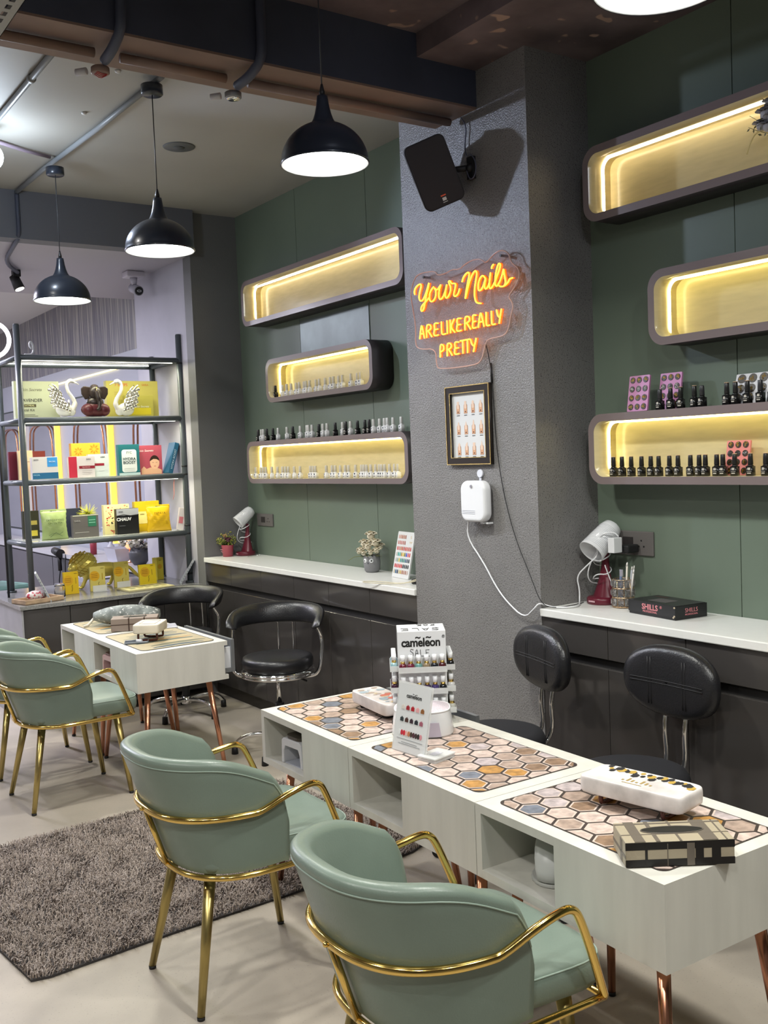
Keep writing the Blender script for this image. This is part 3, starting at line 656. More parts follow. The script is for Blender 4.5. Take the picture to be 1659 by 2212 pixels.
for (y, z) in ((3.90, 2.545), (3.335, 2.545)):
    B().cone((-0.003, y - 3.6, z - 2.33), (0.039, y - 3.6, z - 2.33), 0.006, n=12).out('mounting_screw', BLK, t)

# thin black cord from the neon sign
o = V((2.99, 3.466, 2.172))
pts = [(2.966, 3.466, 2.19), (2.99, 3.466, 2.10), (2.994, 3.459, 1.994), (2.994, 3.447, 1.721), (2.994, 3.41, 1.511), (2.994, 3.342, 1.305), (2.994, 3.245, 1.135), (2.975, 3.17, 1.03), (3.0, 3.13, 1.004), (3.12, 3.12, 1.003), (3.22, 3.15, 1.003)]
OR = V((2.96, 3.60, 2.33))
cdo = B().tube([V(p) - OR for p in pts], 0.0018, 6, smooth=2).out('power_cord', INK, t)
B().cone(V((2.992, 3.463, 2.09)) - OR, V((2.994, 3.461, 2.0)) - OR, 0.005, n=10).out('inline_connector', INK, cdo)

# framed nail-shape chart
t = empty('picture_frame', (2.999, 3.629, 1.632), 0, 'black and gold framed chart of twelve nail shapes on the pillar', 'picture')
FWd, FH = 0.322, 0.372
O1 = [(-FWd / 2, 0), (FWd / 2, 0), (FWd / 2, FH), (-FWd / 2, FH)]
def insr(d): return [(-FWd / 2 + d, d), (FWd / 2 - d, d), (FWd / 2 - d, FH - d), (-FWd / 2 + d, FH - d)]
B().ring(insr(0.0), insr(0.034), (0.018, 0, 0), (-0.020, 0, 0), (0, -1, 0), (0, 0, 1)).out('frame_moulding', cm('2a2420', 0.3), t)
B().ring(insr(0.0005), insr(0.0045), (0.0025, 0, 0), (-0.0225, 0, 0), (0, -1, 0), (0, 0, 1)).ring(insr(0.0325), insr(0.0355), (0.003, 0, 0), (-0.0215, 0, 0), (0, -1, 0), (0, 0, 1)).out('gold_beading', mat('frame_gold', (0.62, 0.45, 0.18), 0.3, 1.0, bump=0.8, bscale=400), t)
B().box((-0.0045, -FWd / 2 + .033, 0.033), (-0.003, FWd / 2 - .033, FH - 0.033)).out('chart_sheet', PAPER, t)
tips = [[(-.5, 1), (.5, 1)], [(-.5, .9), (-.35, 1), (.35, 1), (.5, .9)], [(-.5, .75), (-.25, 1), (.25, 1), (.5, .75)], [(-.5, .5), (-.2, 1), (.2, 1), (.5, .5)],
        [(-.5, .45), (-.15, 1.05), (.15, 1.05), (.5, .45)], [(-.5, .35), (0, 1.15), (.5, .35)], [(-.5, .4), (-.1, 1.3), (.1, 1.3), (.5, .4)], [(-.5, .5), (-.25, 1.2), (.25, 1.2), (.5, .5)],
        [(-.5, .7), (0, 1.1), (.5, .7)], [(-.5, .7), (.4, 1.15), (.5, .5)], [(-.6, 1), (.6, 1)], [(-.5, .3), (0, 1.35), (.5, .3)]]
NB = mat('printed_nail', (0.70, 0.52, 0.40), 0.5)
for i in range(12):
    cx = -0.0825 + (i % 4) * 0.055; cz = 0.265 - (i // 4) * 0.098
    b = B()
    b.poly([(cx - .0125, cz - .024), (cx + .0125, cz - .024), (cx + .0125, cz + .014), (cx + .009, cz + .02), (cx - .009, cz + .02), (cx - .0125, cz + .014)], (-0.0003, 0, 0), (-0.0046, 0, 0), (0, -1, 0), (0, 0, 1), 2)
    b.poly([(cx - .0112, cz - .0228), (cx + .0112, cz - .0228), (cx + .0112, cz + .014), (cx + .008, cz + .019), (cx - .008, cz + .019), (cx - .0112, cz + .014)], (-0.0003, 0, 0), (-0.0050, 0, 0), (0, -1, 0), (0, 0, 1), 0)
    tp = [(cx + a * .015, cz + .008 + (b2) * .026) for a, b2 in tips[i]]
    b.poly([(cx - .0075, cz + .003), (cx - .004, cz - .001), (cx + .004, cz - .001), (cx + .0075, cz + .003)] + tp[::-1], (-0.0003, 0, 0), (-0.0054, 0, 0), (0, -1, 0), (0, 0, 1), 1)
    b.poly([(cx - .005, cz - .018), (cx + .005, cz - .018), (cx + .003, cz - .012), (cx - .003, cz - .012)], (-0.0003, 0, 0), (-0.0054, 0, 0), (0, -1, 0), (0, 0, 1), 2)
    b.poly([(cx - .011, cz - .0335), (cx + .011, cz - .0335), (cx + .011, cz - .0305), (cx - .011, cz - .0305)], (-0.0003, 0, 0), (-0.0050, 0, 0), (0, -1, 0), (0, 0, 1), 3)
    b.out('nail_drawing', [SKIN, NB, cm('5c3020'), INK], t)

# white wall unit (scent diffuser) and its cord
t = empty('scent_diffuser', (3.0, 3.565, 1.365), 0, 'white rounded plastic scent unit hung on the pillar below the frame', 'diffuser')
b = B(); b.poly(rrect(0.178, 0.192, 0.045, 8, 0, 0.098), (0.05, 0, 0), (-0.062, 0, 0), (0, -1, 0), (0, 0, 1), 0, None, True)
b.out('unit_body', WPL, t, bevel=0.016, bs=4)
B().cone((-0.0621, 0, 0.168), (-0.0665, 0, 0.168), 0.008, 0.007, 16).out('keyhole', CHROME, t)
for k in range(3): B().box((-0.0635, -0.02, 0.055 - k * 0.007), (-0.062, 0.072, 0.0565 - k * 0.007)).out('body_groove', cm('b4b8c0'), t)
B().cone((-0.001, 0.0, 0.225), (-0.011, 0.0, 0.225), 0.020, 0.018, 20).box((-0.008, -0.006, 0.17), (-0.002, 0.006, 0.205)).out('hanging_hook', cm('d0d2da'), t)
B().box((-0.04, -0.05, -0.005), (-0.01, -0.03, 0.002)).box((-0.04, -0.085, -0.005), (-0.01, -0.07, 0.002)).out('foot_pad', WPL, t)
pts = [(2.968, 3.63, 1.372), (2.975, 3.656, 1.29), (2.985, 3.551, 1.176), (2.985, 3.474, 1.075), (2.985, 3.398, 1.007), (2.98, 3.278, 0.945), (2.97, 3.20, 1.0), (2.985, 3.186, 1.025), (3.02, 3.15, 1.005), (3.05, 3.10, 1.004), (3.12, 3.08, 1.004), (3.21, 3.165, 1.006), (3.215, 3.168, 1.06), (3.20, 3.17, 1.12), (3.215, 3.12, 1.17), (3.23, 3.06, 1.22), (3.225, 3.075, 1.27), (3.23, 3.04, 1.315), (3.265, 3.0, 1.32), (3.28, 2.99, 1.30)]
B().tube([V(p) - V((3.0, 3.565, 1.365)) for p in pts], 0.0035, 8, smooth=2).out('power_cord', WPL, t)

# ================================================================ COUNTER ITEMS
def desk_lamp(x, y, rz, label, aim=(-0.7, 0.35, -0.55), sc=1.0):
    t = empty('desk_lamp', (x, y, 0.999), rz, label, 'desk lamp')
    B().lathe([(0.0, 0), (0.068, 0), (0.071, 0.004), (0.071, 0.024), (0.066, 0.030), (0.0, 0.030)], n=32).out('base', MAROON, t)
    b = B()
    rows = []
    for i in range(9):
        f = i / 8; z = 0.028 + 0.20 * f; w_ = 0.045 * (1 - f) ** 2 + 0.017; d_ = 0.030 * (1 - f) ** 2 + 0.010; cx = 0.012 + 0.012 * f
        rows.append([V((cx + d_ * math.cos(2 * PI * k / 12), w_ * math.sin(2 * PI * k / 12), z)) for k in range(12)])
    b.grid(rows, cu=True); b.out('stem', MAROON, t)
    B().box((-0.0725, -0.018, 0.012), (-0.0708, 0.018, 0.019)).out('logo_print', cm('c8a0a8'), t)
    d = V(aim).normalized(); q = d.to_track_quat('Z', 'Y').to_matrix()
    C_ = V((0.005, 0.0, 0.285))
    prof = [(0.0, -0.078), (0.02, -0.077), (0.036, -0.066), (0.042, -0.045), (0.050, 0.072), (0.0475, 0.072), (0.040, -0.040), (0.0, -0.055)]
    prof = [(a * sc, b_ * sc) for a, b_ in prof]
    B().lathe(prof, C_, n=32, M=q, cap=False).out('lamp_shade', WPL, t)
    rb = B()
    for k in range(16):
        z = -0.040 + k * 0.0065
        r_ = 0.0425 + (z + 0.045) * 0.068
        rb.tube([q @ V((r_ * sc * math.cos(a), r_ * sc * math.sin(a), z * sc)) + C_ for a in [i * 2 * PI / 24 for i in range(24)]], 0.0007, 4, closed=True)
    rb.out('shade_ribs', cm('b8bac0'), t)
    B().ball(C_ + d * 0.02, 0.028, 16).out('bulb', mat('off_bulb', (0.75, 0.75, 0.75), 0.2), t)
    pts = [(0.0 + 0.05 * math.cos(a) * (1 - .02 * i), 0.045 * math.sin(a), 0.09 + 0.012 * i + 0.01 * math.sin(a * 2.3)) for i, a in enumerate([k * 1.1 for k in range(16)])]
    pts += [(-0.03, 0.03, 0.20), (-0.045, 0.05, 0.13), (-0.02, 0.055, 0.09), (0.03, 0.05, 0.08)]
    B().tube(pts, 0.0028, 7, smooth=2).out('wound_cord', WPL, t)
    return t
desk_lamp(3.275, 3.085, 0.0, 'maroon desk lamp with white ribbed head beside the pillar, right counter', (-0.79, 0.05, -0.6), 1.2)
desk_lamp(3.268, 6.575, 0.0, 'small maroon desk lamp with smooth white head in the far corner of the left counter', (-0.75, 0.10, -0.6))

# pink pot with flowers (far corner)
def pot_pink():
    t = empty('flowerpot', (3.14, 6.61, 0.999), 0, 'small pink pot with yellow-green sprigs and a mauve rose, far counter corner', 'flowerpot')
    B().lathe([(0.0, 0), (0.036, 0), (0.044, 0.08), (0.046, 0.085), (0.042, 0.085), (0.038, 0.07), (0.0, 0.07)], n=28).out('pot', mat('pink_glaze', (0.40, 0.07, 0.10), 0.25), t)
    B().box((-0.047, -0.02, 0.05), (-0.0455, 0.02, 0.053)).box((-0.0455, -0.015, 0.036), (-0.044, 0.015, 0.039)).out('pot_lettering', cm('e8a8b0'), t)
    b = B(); f = B()
    for i in range(60):
        a = random.uniform(0, 6.28); r_ = random.uniform(0.01, 0.075); h = random.uniform(0.09, 0.20 - r_)
        p = V((r_ * math.cos(a), r_ * math.sin(a) + 0.012, h)); b.tube([(0, 0, 0.07), p * 0.6 + V((0, 0, 0.03)), p], 0.0011, 4)
        for k in range(3):
            q = p + V([random.uniform(-.012, .012) for _ in range(3)]); n = V([random.uniform(-1, 1) for _ in range(3)]).normalized(); u, w_ = fr(n)
            b.add([q - u * .010, q + w_ * .005, q + u * .010, q - w_ * .005], [(0, 1, 2, 3)])
            f.ball(q + V((0, 0, 0.006)), 0.0035, 6)
    b.out('foliage', cm('5f7036'), t); f.out('yellow_buds', cm('b8b050'), t)
    rose((-0.02, -0.055, 0.125), 0.030, cm('5c3040'), t, 'mauve_rose'); rose((-0.02, 0.0, 0.15), 0.022, cm('c89878'), t, 'peach_rose')
def rose(c, r, m_, parent, name, n=16, seed=1):
    rnd = random.Random(seed); b = B(); c = V(c)
    b.ball(c, r * 0.55, 10)
    for i in range(n):
        a = i * 2.4; tl = 0.3 + 0.9 * i / n
        d = V((math.cos(a) * math.sin(tl), math.sin(a) * math.sin(tl), math.cos(tl))); u, w_ = fr(d)
        rr = r * (0.6 + 0.4 * i / n); P0 = c + d * rr * 0.35
        rows = []
        for j in range(4):
            f = j / 3; wdt = r * 0.55 * math.sin(PI * (0.25 + 0.6 * f)); ht = rr * 0.9 * f
            rows.append([P0 + d * ht * (1 - 0.25 * f) + u * wdt * s_ + w_ * (rr * 0.25 * (1 - s_ * s_) * -1 + rr * 0.3 * f) for s_ in (-1, -.5, 0, .5, 1)])
        b.grid(rows)
    b.out(name, m_, parent, recalc=False)
pot_pink()

# owl pot with cream roses
t = empty('flowerpot', (3.275, 4.925, 0.999), 0.5, 'grey owl-faced pot of cream roses on the far counter', 'flowerpot')
prof = [(0.0, 0), (0.036, 0), (0.045, 0.012), (0.051, 0.05), (0.050, 0.09), (0.047, 0.102), (0.042, 0.102), (0.040, 0.085), (0.0, 0.085)]
b = B().lathe(prof, n=30)
for s_ in (-1, 1): b.add([V((0.02, s_ * 0.048, 0.085)), V((-0.03, s_ * 0.044, 0.09)), V((-0.005, s_ * 0.046, 0.122)), V((-0.005, s_ * 0.034, 0.098))], [(0, 1, 2), (1, 3, 2), (3, 0, 2)])
b.out('owl_pot', mat('grey_cement', (0.20, 0.20, 0.21), 0.8, bump=0.3, bscale=120), t)
for s_ in (-1, 1):
    q = Matrix.Rotation(s_ * 0.42, 3, 'Z')
    c = q @ V((-0.0505, 0, 0.072))
    e = B().ball(c, (0.006, 0.013, 0.013), 14, M=q).out('owl_eye', WPL, t)
    B().ball(c + q @ V((-0.005, 0.0, 0.0)), (0.002, 0.005, 0.005), 10, M=q).out('pupil', INK, e)
B().add([V((-0.0495, 0.007, 0.062)), V((-0.0495, -0.007, 0.062)), V((-0.053, 0, 0.050)), V((-0.058, 0, 0.061))], [(0, 1, 3), (1, 2, 3), (2, 0, 3)]).out('beak', cm('606068'), t)
CR = mat('cream_petal', (0.70, 0.64, 0.50), 0.6)
k = 0
for (dx, dy, dz, r_) in ((0, 0, .215, .036), (-.01, .04, .17, .033), (-.015, -.035, .175, .033), (-.035, .005, .155, .030), (-.03, .055, .13, .026), (-.03, -.05, .13, .026), (.02, .05, .15, .03), (.02, -.045, .15, .03), (-.045, .03, .115, .02), (-.04, -.015, .12, .022), (-.02, .075, .12, .018), (0.03, 0, .17, .03)):
    k += 1; rose((dx, dy, dz), r_ * 1.25, CR, t, 'cream_rose', 14, k)
b = B()
for i in range(34):
    a = random.uniform(0, 6.28); r_ = random.uniform(0.04, 0.085); p = V((r_ * math.cos(a), r_ * math.sin(a), random.uniform(0.095, 0.13)))
    d = V((math.cos(a), math.sin(a), random.uniform(-.3, .5))).normalized(); u = d.cross(V((0, 0, 1))).normalized()
    b.add([p - d * .02, p + u * .009, p + d * .022, p - u * .009], [(0, 1, 2, 3)])
b.tube([(0, 0, 0.08), (-0.03, 0.09, 0.10), (-0.05, 0.135, 0.07)], 0.0022, 6, smooth=1)
b.out('leaves', cm('6a7040'), t, recalc=False)

# colour sampler board leaning on the pillar side
t = empty('nail_colour_chart', (3.205, 4.545, 1.0), 0, 'white board with rows of sample nails in many colours, leaning at the counter end', 'sample board')
t.rotation_euler = (0, 0.22, -0.1)
B().poly(rrect(0.185, 0.262, 0.006, 4, 0, 0.131), (0.008, 0, 0), (0, 0, 0), (0, -1, 0), (0, 0, 1)).out('board', PAPER, t)
PAL = ['c89a90 c08a78 a8604a b07860 a06050 . . . .', 'c0807a b87068 c07878 b06a60 a86058 . . . .', 'c04848 c87878 b87848 c04830 a85048 c03838 c06050 b84840 c04848', 'b0b0a8 40a098 38a8a0 a88a40 e0c030 6a7030 2040c0 c04868 d04040',
       'b0b0b0 80a090 c8b040 309088 387878 308878 28587a 304860 203040', 'c03030 c83848 c85050 d03838 b82830 202028 303040 182028 202028', 'b0a890 18507a 203050 c0b080 c0a050 a86a50 b08070 a07060 c0a8a0']
for r_, rowc in enumerate(PAL):
    for c_, h in enumerate(rowc.split()):
        if h == '.': continue
        cy = -0.072 + c_ * 0.018; cz = 0.238 - r_ * 0.033 - 0.006
        pts = [(cy + x_, cz + z_) for x_, z_ in ((-.0045, -.010), (.0045, -.010), (.0048, .004), (.002, .0115), (-.002, .0115), (-.0048, .004))]
        B().poly(pts, (-0.002, 0, 0), (-0.0002, 0, 0), (0, -1, 0), (0, 0, 1)).out('sample_nail', cm(h, 0.25), t)
text('logo_letters', 'S', 0.022, (-0.0004, -0.06, 0.232), (0, -1, 0), (0, 0, 1), cm('c0a060'), t)
B().box((-0.001, -0.078, 0.205), (-0.0002, -0.048, 0.208)).box((-0.001, -0.075, 0.198), (-0.0002, -0.051, 0.2)).out('caption', cm('c0a878'), t)
# adapter with loose cable
t = empty('power_adapter', (3.135, 4.27, 0.9995), 0.3, 'black adapter with loose beige cable at the near end of the far counter', 'adapter')
B().box((-0.03, -0.03, 0), (0.035, 0.03, 0.028)).out('adapter_block', BLK, t, bevel=0.006)
B().tube([(-0.02, 0.0, 0.034), (0.02, -0.02, 0.07), (0.05, -0.02, 0.11), (0.02, -0.05, 0.05), (-0.04, -0.02, 0.03), (-0.06, 0.06, 0.004), (-0.03, 0.2, 0.003), (-0.04, 0.33, 0.003), (-0.09, 0.33, 0.003), (-0.10, 0.16, 0.003), (-0.07, 0.02, 0.01), (-0.03, -0.04, 0.03), (0.01, -0.03, 0.04)], 0.0026, 7, smooth=2).out('beige_cable', cm('c8c0a8'), t)
t = empty('scissors', (3.24, 6.42, 1.0), 0.4, 'small metal nail tool lying by the far desk lamp', 'tool')
B().box((-0.05, -0.004, 0), (0.05, 0.004, 0.005)).tube([(0.05, 0, 0.004), (0.07, 0.012, 0.004), (0.085, 0, 0.004), (0.07, -0.012, 0.004)], 0.002, 6, closed=True).out('tool_body', CHROME, t)

# switch plates
def plate(y0, y1, z0, z1, lb):
    t = empty('switch_plate', (3.37, (y0 + y1) / 2, z0), 0, lb, 'socket')
    w = y1 - y0; h = z1 - z0
    B().box((-0.010, -w / 2, 0), (-0.0002, w / 2, h)).out('plate', SOCK, t, bevel=0.003)
    B().box((-0.012, -0.005, h * .3), (-0.0101, w * 0.22, h * .75)).out('rocker', cm('2c2828'), t)
    for (dy, dz) in ((-.22, .62), (-.28, .38), (-.16, .38)):
        B().cone((-0.0101, w * dy, h * dz), (-0.0112, w * dy, h * dz), 0.004, n=12).out('socket_hole', INK, t)
plate(2.868, 3.10, 1.212, 1.318, 'grey-brown wall socket plate with plugs beside the near desk lamp')
plate(6.312, 6.553, 1.21, 1.30, 'grey-brown wall socket plate behind the far desk lamp')
t = empty('plug_adapter', (3.357, 2.965, 1.245), 0, 'black plug adapter stuck in the near wall socket', 'plug')
B().box((-0.075, -0.025, -0.018), (-0.002, 0.03, 0.018)).out('adapter_body', BLK, t, bevel=0.007)
t = empty('plug_charger', (3.255, 2.985, 1.232), 0, 'white charger block plugged into the black adapter', 'charger')
B().box((-0.03, -0.018, 0), (0.022, 0.018, 0.066)).out('charger_body', WPL, t, bevel=0.003)

# crystal holder with tools
t = empty('brush_holder', (3.25, 2.945, 0.999), 0, 'gold wire holder set with square crystals, full of nail tools', 'brush holder')
GW = mat('rose_gold_wire', (0.72, 0.52, 0.34), 0.25, 1.0)
b = B()
for z in (0.006, 0.044, 0.046, 0.084, 0.086, 0.122): b.tube([(0.047 * math.cos(a), 0.047 * math.sin(a), z) for a in [i * PI / 12 for i in range(24)]], 0.0014, 6, closed=True)
for k in range(10):
    a = k * PI / 5 + .2; b.cone((0.047 * math.cos(a), 0.047 * math.sin(a), 0.006), (0.047 * math.cos(a), 0.047 * math.sin(a), 0.122), 0.0012, n=6)
b.lathe([(0.0, 0.003), (0.046, 0.003), (0.046, 0.005), (0, 0.005)], n=24)
for k in range(4): b.ball((0.04 * math.cos(k * PI / 2), 0.04 * math.sin(k * PI / 2), 0.0035), 0.0035, 8)
b.out('wire_frame', GW, t)
CRY = mat('crystal', (0.62, 0.60, 0.60), 0.03, trans=0.9, spec=0.8, ior=1.6)
b = B()
for r_ in range(3):
    for k in range(10):
        a = (k + .5) * PI / 5 + .2; q = Matrix.Rotation(a, 3, 'Z'); c = q @ V((0.047, 0, 0.025 + 0.040 * r_))
        f = [q @ V((0.0, sy * .0125, sz * .0155)) + c for sy, sz in ((-1, -1), (1, -1), (1, 1), (-1, 1))] + [q @ V((0.006, sy * .006, sz * .008)) + c for sy, sz in ((-1, -1), (1, -1), (1, 1), (-1, 1))] + [q @ V((-0.004, 0, 0)) + c]
        b.add(f, [(0, 1, 5, 4), (1, 2, 6, 5), (2, 3, 7, 6), (3, 0, 4, 7), (4, 5, 6, 7), (0, 1, 8), (1, 2, 8), (2, 3, 8), (3, 0, 8)])
b.out('crystals', CRY, t)
tools = [('nail_file', (-0.02, 0.03, 0.01), (-0.045, 0.065, 0.17), 'white'), ('tweezers', (-0.02, 0.0, 0.01), (-0.03, 0.005, 0.165), 'steel')]
nf = empty('nail_file', (3.238, 2.955, 1.01), 0, 'white oval nail file leaning left in the crystal holder', 'nail file')
dd = V((-0.035, 0.045, 0.165)); q = dd.normalized().to_track_quat('Z', 'Y').to_matrix().to_4x4()
xf(B().poly(rrect(0.022, 0.18, 0.0108, 6, 0, 0.092), (0, 0.003, 0), (0, 0, 0), (1, 0, 0), (0, 0, 1)), q).out('file_blade', WPL, nf)
cl = empty('nail_clipper', (3.232, 2.935, 1.02), 0, 'steel nail clipper with blue-grey lever standing in the crystal holder', 'nail clipper')
B().box((-0.004, -0.006, 0.0), (-0.001, 0.006, 0.12)).box((-0.003, -0.008, 0.115), (0.003, 0.008, 0.145)).out('clipper_body', CHROME, cl)
B().box((-0.0075, -0.0045, 0.03), (-0.0045, 0.0045, 0.115)).out('lever', cm('7080a0'), cl)
for i, (dx, dy, h) in enumerate(((0.0, -0.012, .165), (-0.01, -0.022, .17), (0.01, -0.03, .155), (0.0, -0.036, .14), (0.015, -0.018, .15))):
    o = B().cone((0, 0, 0), (dx * .4, -0.006 - abs(dy) * .5, h), 0.0035, 0.004, 10).out('brush_pen', cm(['3c4454', 'd8d0c4', 'c8c8cc', 'd0ccc8', 'b8bcc4'][i]), None, (3.25 + dx, 2.945 + dy, 1.01))
    c_ = B().cone((dx * .4, -0.006 - abs(dy) * .5, h), (dx * .46, -0.007 - abs(dy) * .56, h * 1.1), 0.004, 0.002, 10).out('pen_tip', cm('e0dcd8'), o)
    tag(o, '%s brush pen, %s from the left in the crystal holder' % (['dark', 'cream', 'silver', 'pale', 'grey'][i], ORD[i + 1]), 'brush', 'brush pens in the crystal holder')

# SHILLS carton
t = empty('carton', (3.155, 2.80, 0.9992), -0.12, 'black flat carton with pink lettering on the right counter', 'box')
B().box((0, -0.235, 0), (0.17, 0.03, 0.055)).out('carton_body', mat('black_carton', (0.012, 0.012, 0.013), 0.3), t, bevel=0.001)
B().box((-0.003, -0.236, 0.010), (-0.0005, 0.032, 0.056)).box((-0.003, -0.236, 0.0555), (0.16, 0.032, 0.0575)).out('carton_lid', mat('black_carton_lid', (0.016, 0.016, 0.017), 0.35), t)
PKI = mat('pink_print', (0.62, 0.22, 0.24), 0.4)
text('lettering', 'SHILLS', 0.032, (-0.0034, -0.095, 0.036), (0, -1, 0), (0, 0, 1), PKI, t, bold=0.0006)
text('registered_mark', '®', 0.016, (-0.0034, -0.158, 0.042), (0, -1, 0), (0, 0, 1), PKI, t)
text('small_lettering', 'PROFESSIONAL', 0.012, (-0.0034, -0.095, 0.018), (0, -1, 0), (0, 0, 1), PKI, t)
text('side_lettering', 'SHILLS', 0.024, (0.085, -0.2356, 0.034), (1, 0, 0), (0, 0, 1), PKI, t)
text('side_small_lettering', 'PROFESSIONAL', 0.010, (0.085, -0.2356, 0.018), (1, 0, 0), (0, 0, 1), PKI, t)
B().box((0.03, -0.15, 0.0576), (0.10, -0.05, 0.0582)).out('printed_picture', cm('504c4c'), t)
B().box((0.12, -0.06, 0.0576), (0.14, 0.01, 0.058)).out('printed_bar', cm('3a2a26'), t)
for p_ in ((-0.004, -0.234, 0.050), (-0.004, -0.233, 0.016), (-0.004, -0.228, 0.0105)):
    B().ball(p_, (0.002, 0.005, 0.004), 6).out('worn_corner', cm('b8a890'), t)

# vase of grey flowers in the top right shelf
t = empty('flower_vase', (3.295, 2.165, 2.6825), 0, 'black and white patterned vase of grey silk flowers, cut by the right photo edge', 'vase')
B().lathe([(0.0, 0), (0.022, 0), (0.030, 0.03), (0.032, 0.06), (0.026, 0.095), (0.022, 0.105), (0.018, 0.10), (0.0, 0.06)], n=24).out('vase_body', WPL, t)
b = B()
for i in range(6):
    for k in range(12):
        if (i + k) % 2: continue
        a = 2 * PI * k / 12; z = 0.012 + i * 0.014; r_ = 0.0325 - abs(i - 3) * 0.0012
        b.ball((r_ * math.cos(a), r_ * math.sin(a), z), 0.0045, 6)
b.out('vase_beads', INK, t)
GP = mat('grey_petal', (0.42, 0.42, 0.46), 0.6)
for k, (dy, dz, r_) in enumerate(((0.055, .185, .042), (0.075, .15, .036), (0.05, .14, .034), (0.02, .20, .040), (-.02, .17, .04), (-.05, .15, .04), (.04, .22, .03), (.03, .165, .035))):
    rose((-0.03, dy, dz), r_, GP, t, 'silk_flower', 11, 30 + k)
b = B()
for i in range(40):
    a = random.uniform(-.6, 3.6); r_ = random.uniform(.06, .11); p = V((-0.03 + random.uniform(-.03, .02), r_ * math.cos(a), 0.16 + r_ * .7 * math.sin(a) - .02))
    u = V((random.uniform(-.3, .3), random.uniform(-1, 1), random.uniform(-1, 1))).normalized(); w_ = u.cross(V((1, 0, 0))).normalized()
    b.add([p - u * .009, p + w_ * .004, p + u * .009, p - w_ * .004], [(0, 1, 2, 3)])
for dy, dz in ((.125, .20), (.13, .16), (.07, .245), (.03, .25)):
    b.tube([(0, 0, 0.1), (-0.02, dy * .6, dz * .8), (-0.03, dy, dz)], 0.001, 4, smooth=1)
b.out('sprigs', cm('5a5838'), t, recalc=False)
B().tube([(-0.03, 0.06, 0.135), (-0.04, 0.095, 0.13), (-0.045, 0.115, 0.095), (-0.05, 0.125, 0.06)], 0.003, 8, smooth=2).out('cream_tendril', cm('e0d090'), t)

# ================================================================ TABLES
TA = math.atan2(0.05, 2.041)
def hexes(w, l, cx0, cy0, size, seed):
    # hexagons clipped to the mat rectangle, returned as (pts, colour index)
    rnd = random.Random(seed); out = []
    def clip(p, f, g):
        r = []
        for i in range(len(p)):
            a, c = p[i], p[(i + 1) % len(p)]; fa, fc = f(a), f(c)
            if fa >= 0: r.append(a)
            if fa * fc < 0: t_ = fa / (fa - fc); r.append((a[0] + (c[0] - a[0]) * t_, a[1] + (c[1] - a[1]) * t_))
        return r
    dx = size * math.sqrt(3); dy = size * 1.5
    for j in range(-1, int(l / dy) + 2):
        for i in range(-1, int(w / dx) + 2):
            x = i * dx + (dx / 2 if j % 2 else 0); y = j * dy
            col = rnd.choices([0, 1, 2, 3, 4, 5], [38, 18, 16, 8, 12, 8])[0]
            for (s_, lay) in ((0.90, 0), (0.78, 1)):
                p = [(x + size * s_ * math.sin(PI / 3 * k), y + size * s_ * math.cos(PI / 3 * k)) for k in range(6)]
                e = 0.004
                for f in (lambda q: q[0] - e, lambda q: w - e - q[0], lambda q: q[1] - e, lambda q: l - e - q[1],
                          lambda q: q[0] + q[1] - 0.03, lambda q: (w - q[0]) + q[1] - 0.03, lambda q: q[0] + (l - q[1]) - 0.03, lambda q: (w - q[0]) + (l - q[1]) - 0.03):
                    p = clip(p, f, 0)
                    if len(p) < 3: break
                if len(p) >= 3: out.append((p, col, lay, rnd.random()))
    return out
HC = [mat('tile_%d' % i, c, 0.42, noise_s=38, noise_a=0.32) for i, c in enumerate([(0.52, 0.41, 0.36), (0.36, 0.27, 0.22), (0.42, 0.22, 0.06), (0.15, 0.165, 0.20), (0.42, 0.36, 0.36), (0.24, 0.155, 0.10)])]
HE = mat('tile_light_edge', (0.56, 0.46, 0.40), 0.42)
def tile_mat(parent_pos, w, l, rz, label, seed):
    t = empty('table_mat', parent_pos, rz, label, 'table mat')
    B().poly(rrect(w, l, 0.025, 6, w / 2, l / 2), (0, 0, 0.0016), (0, 0, 0), (1, 0, 0), (0, 1, 0)).out('mat_base', mat('mat_dark', (0.045, 0.034, 0.03), 0.4), t)
    b = B()
    for p, c, lay, rn in hexes(w, l, 0, 0, 0.047, seed):
        z = 0.00165 + 0.0002 * lay
        if lay == 0: b.add([(x, y, z) for x, y in p], [list(range(len(p)))], 6 if rn < .6 else c)
        else: b.add([(x, y, z) for x, y in p], [list(range(len(p)))], c)
    b.out('printed_tiles', HC + [HE], t, recalc=False)
    return t
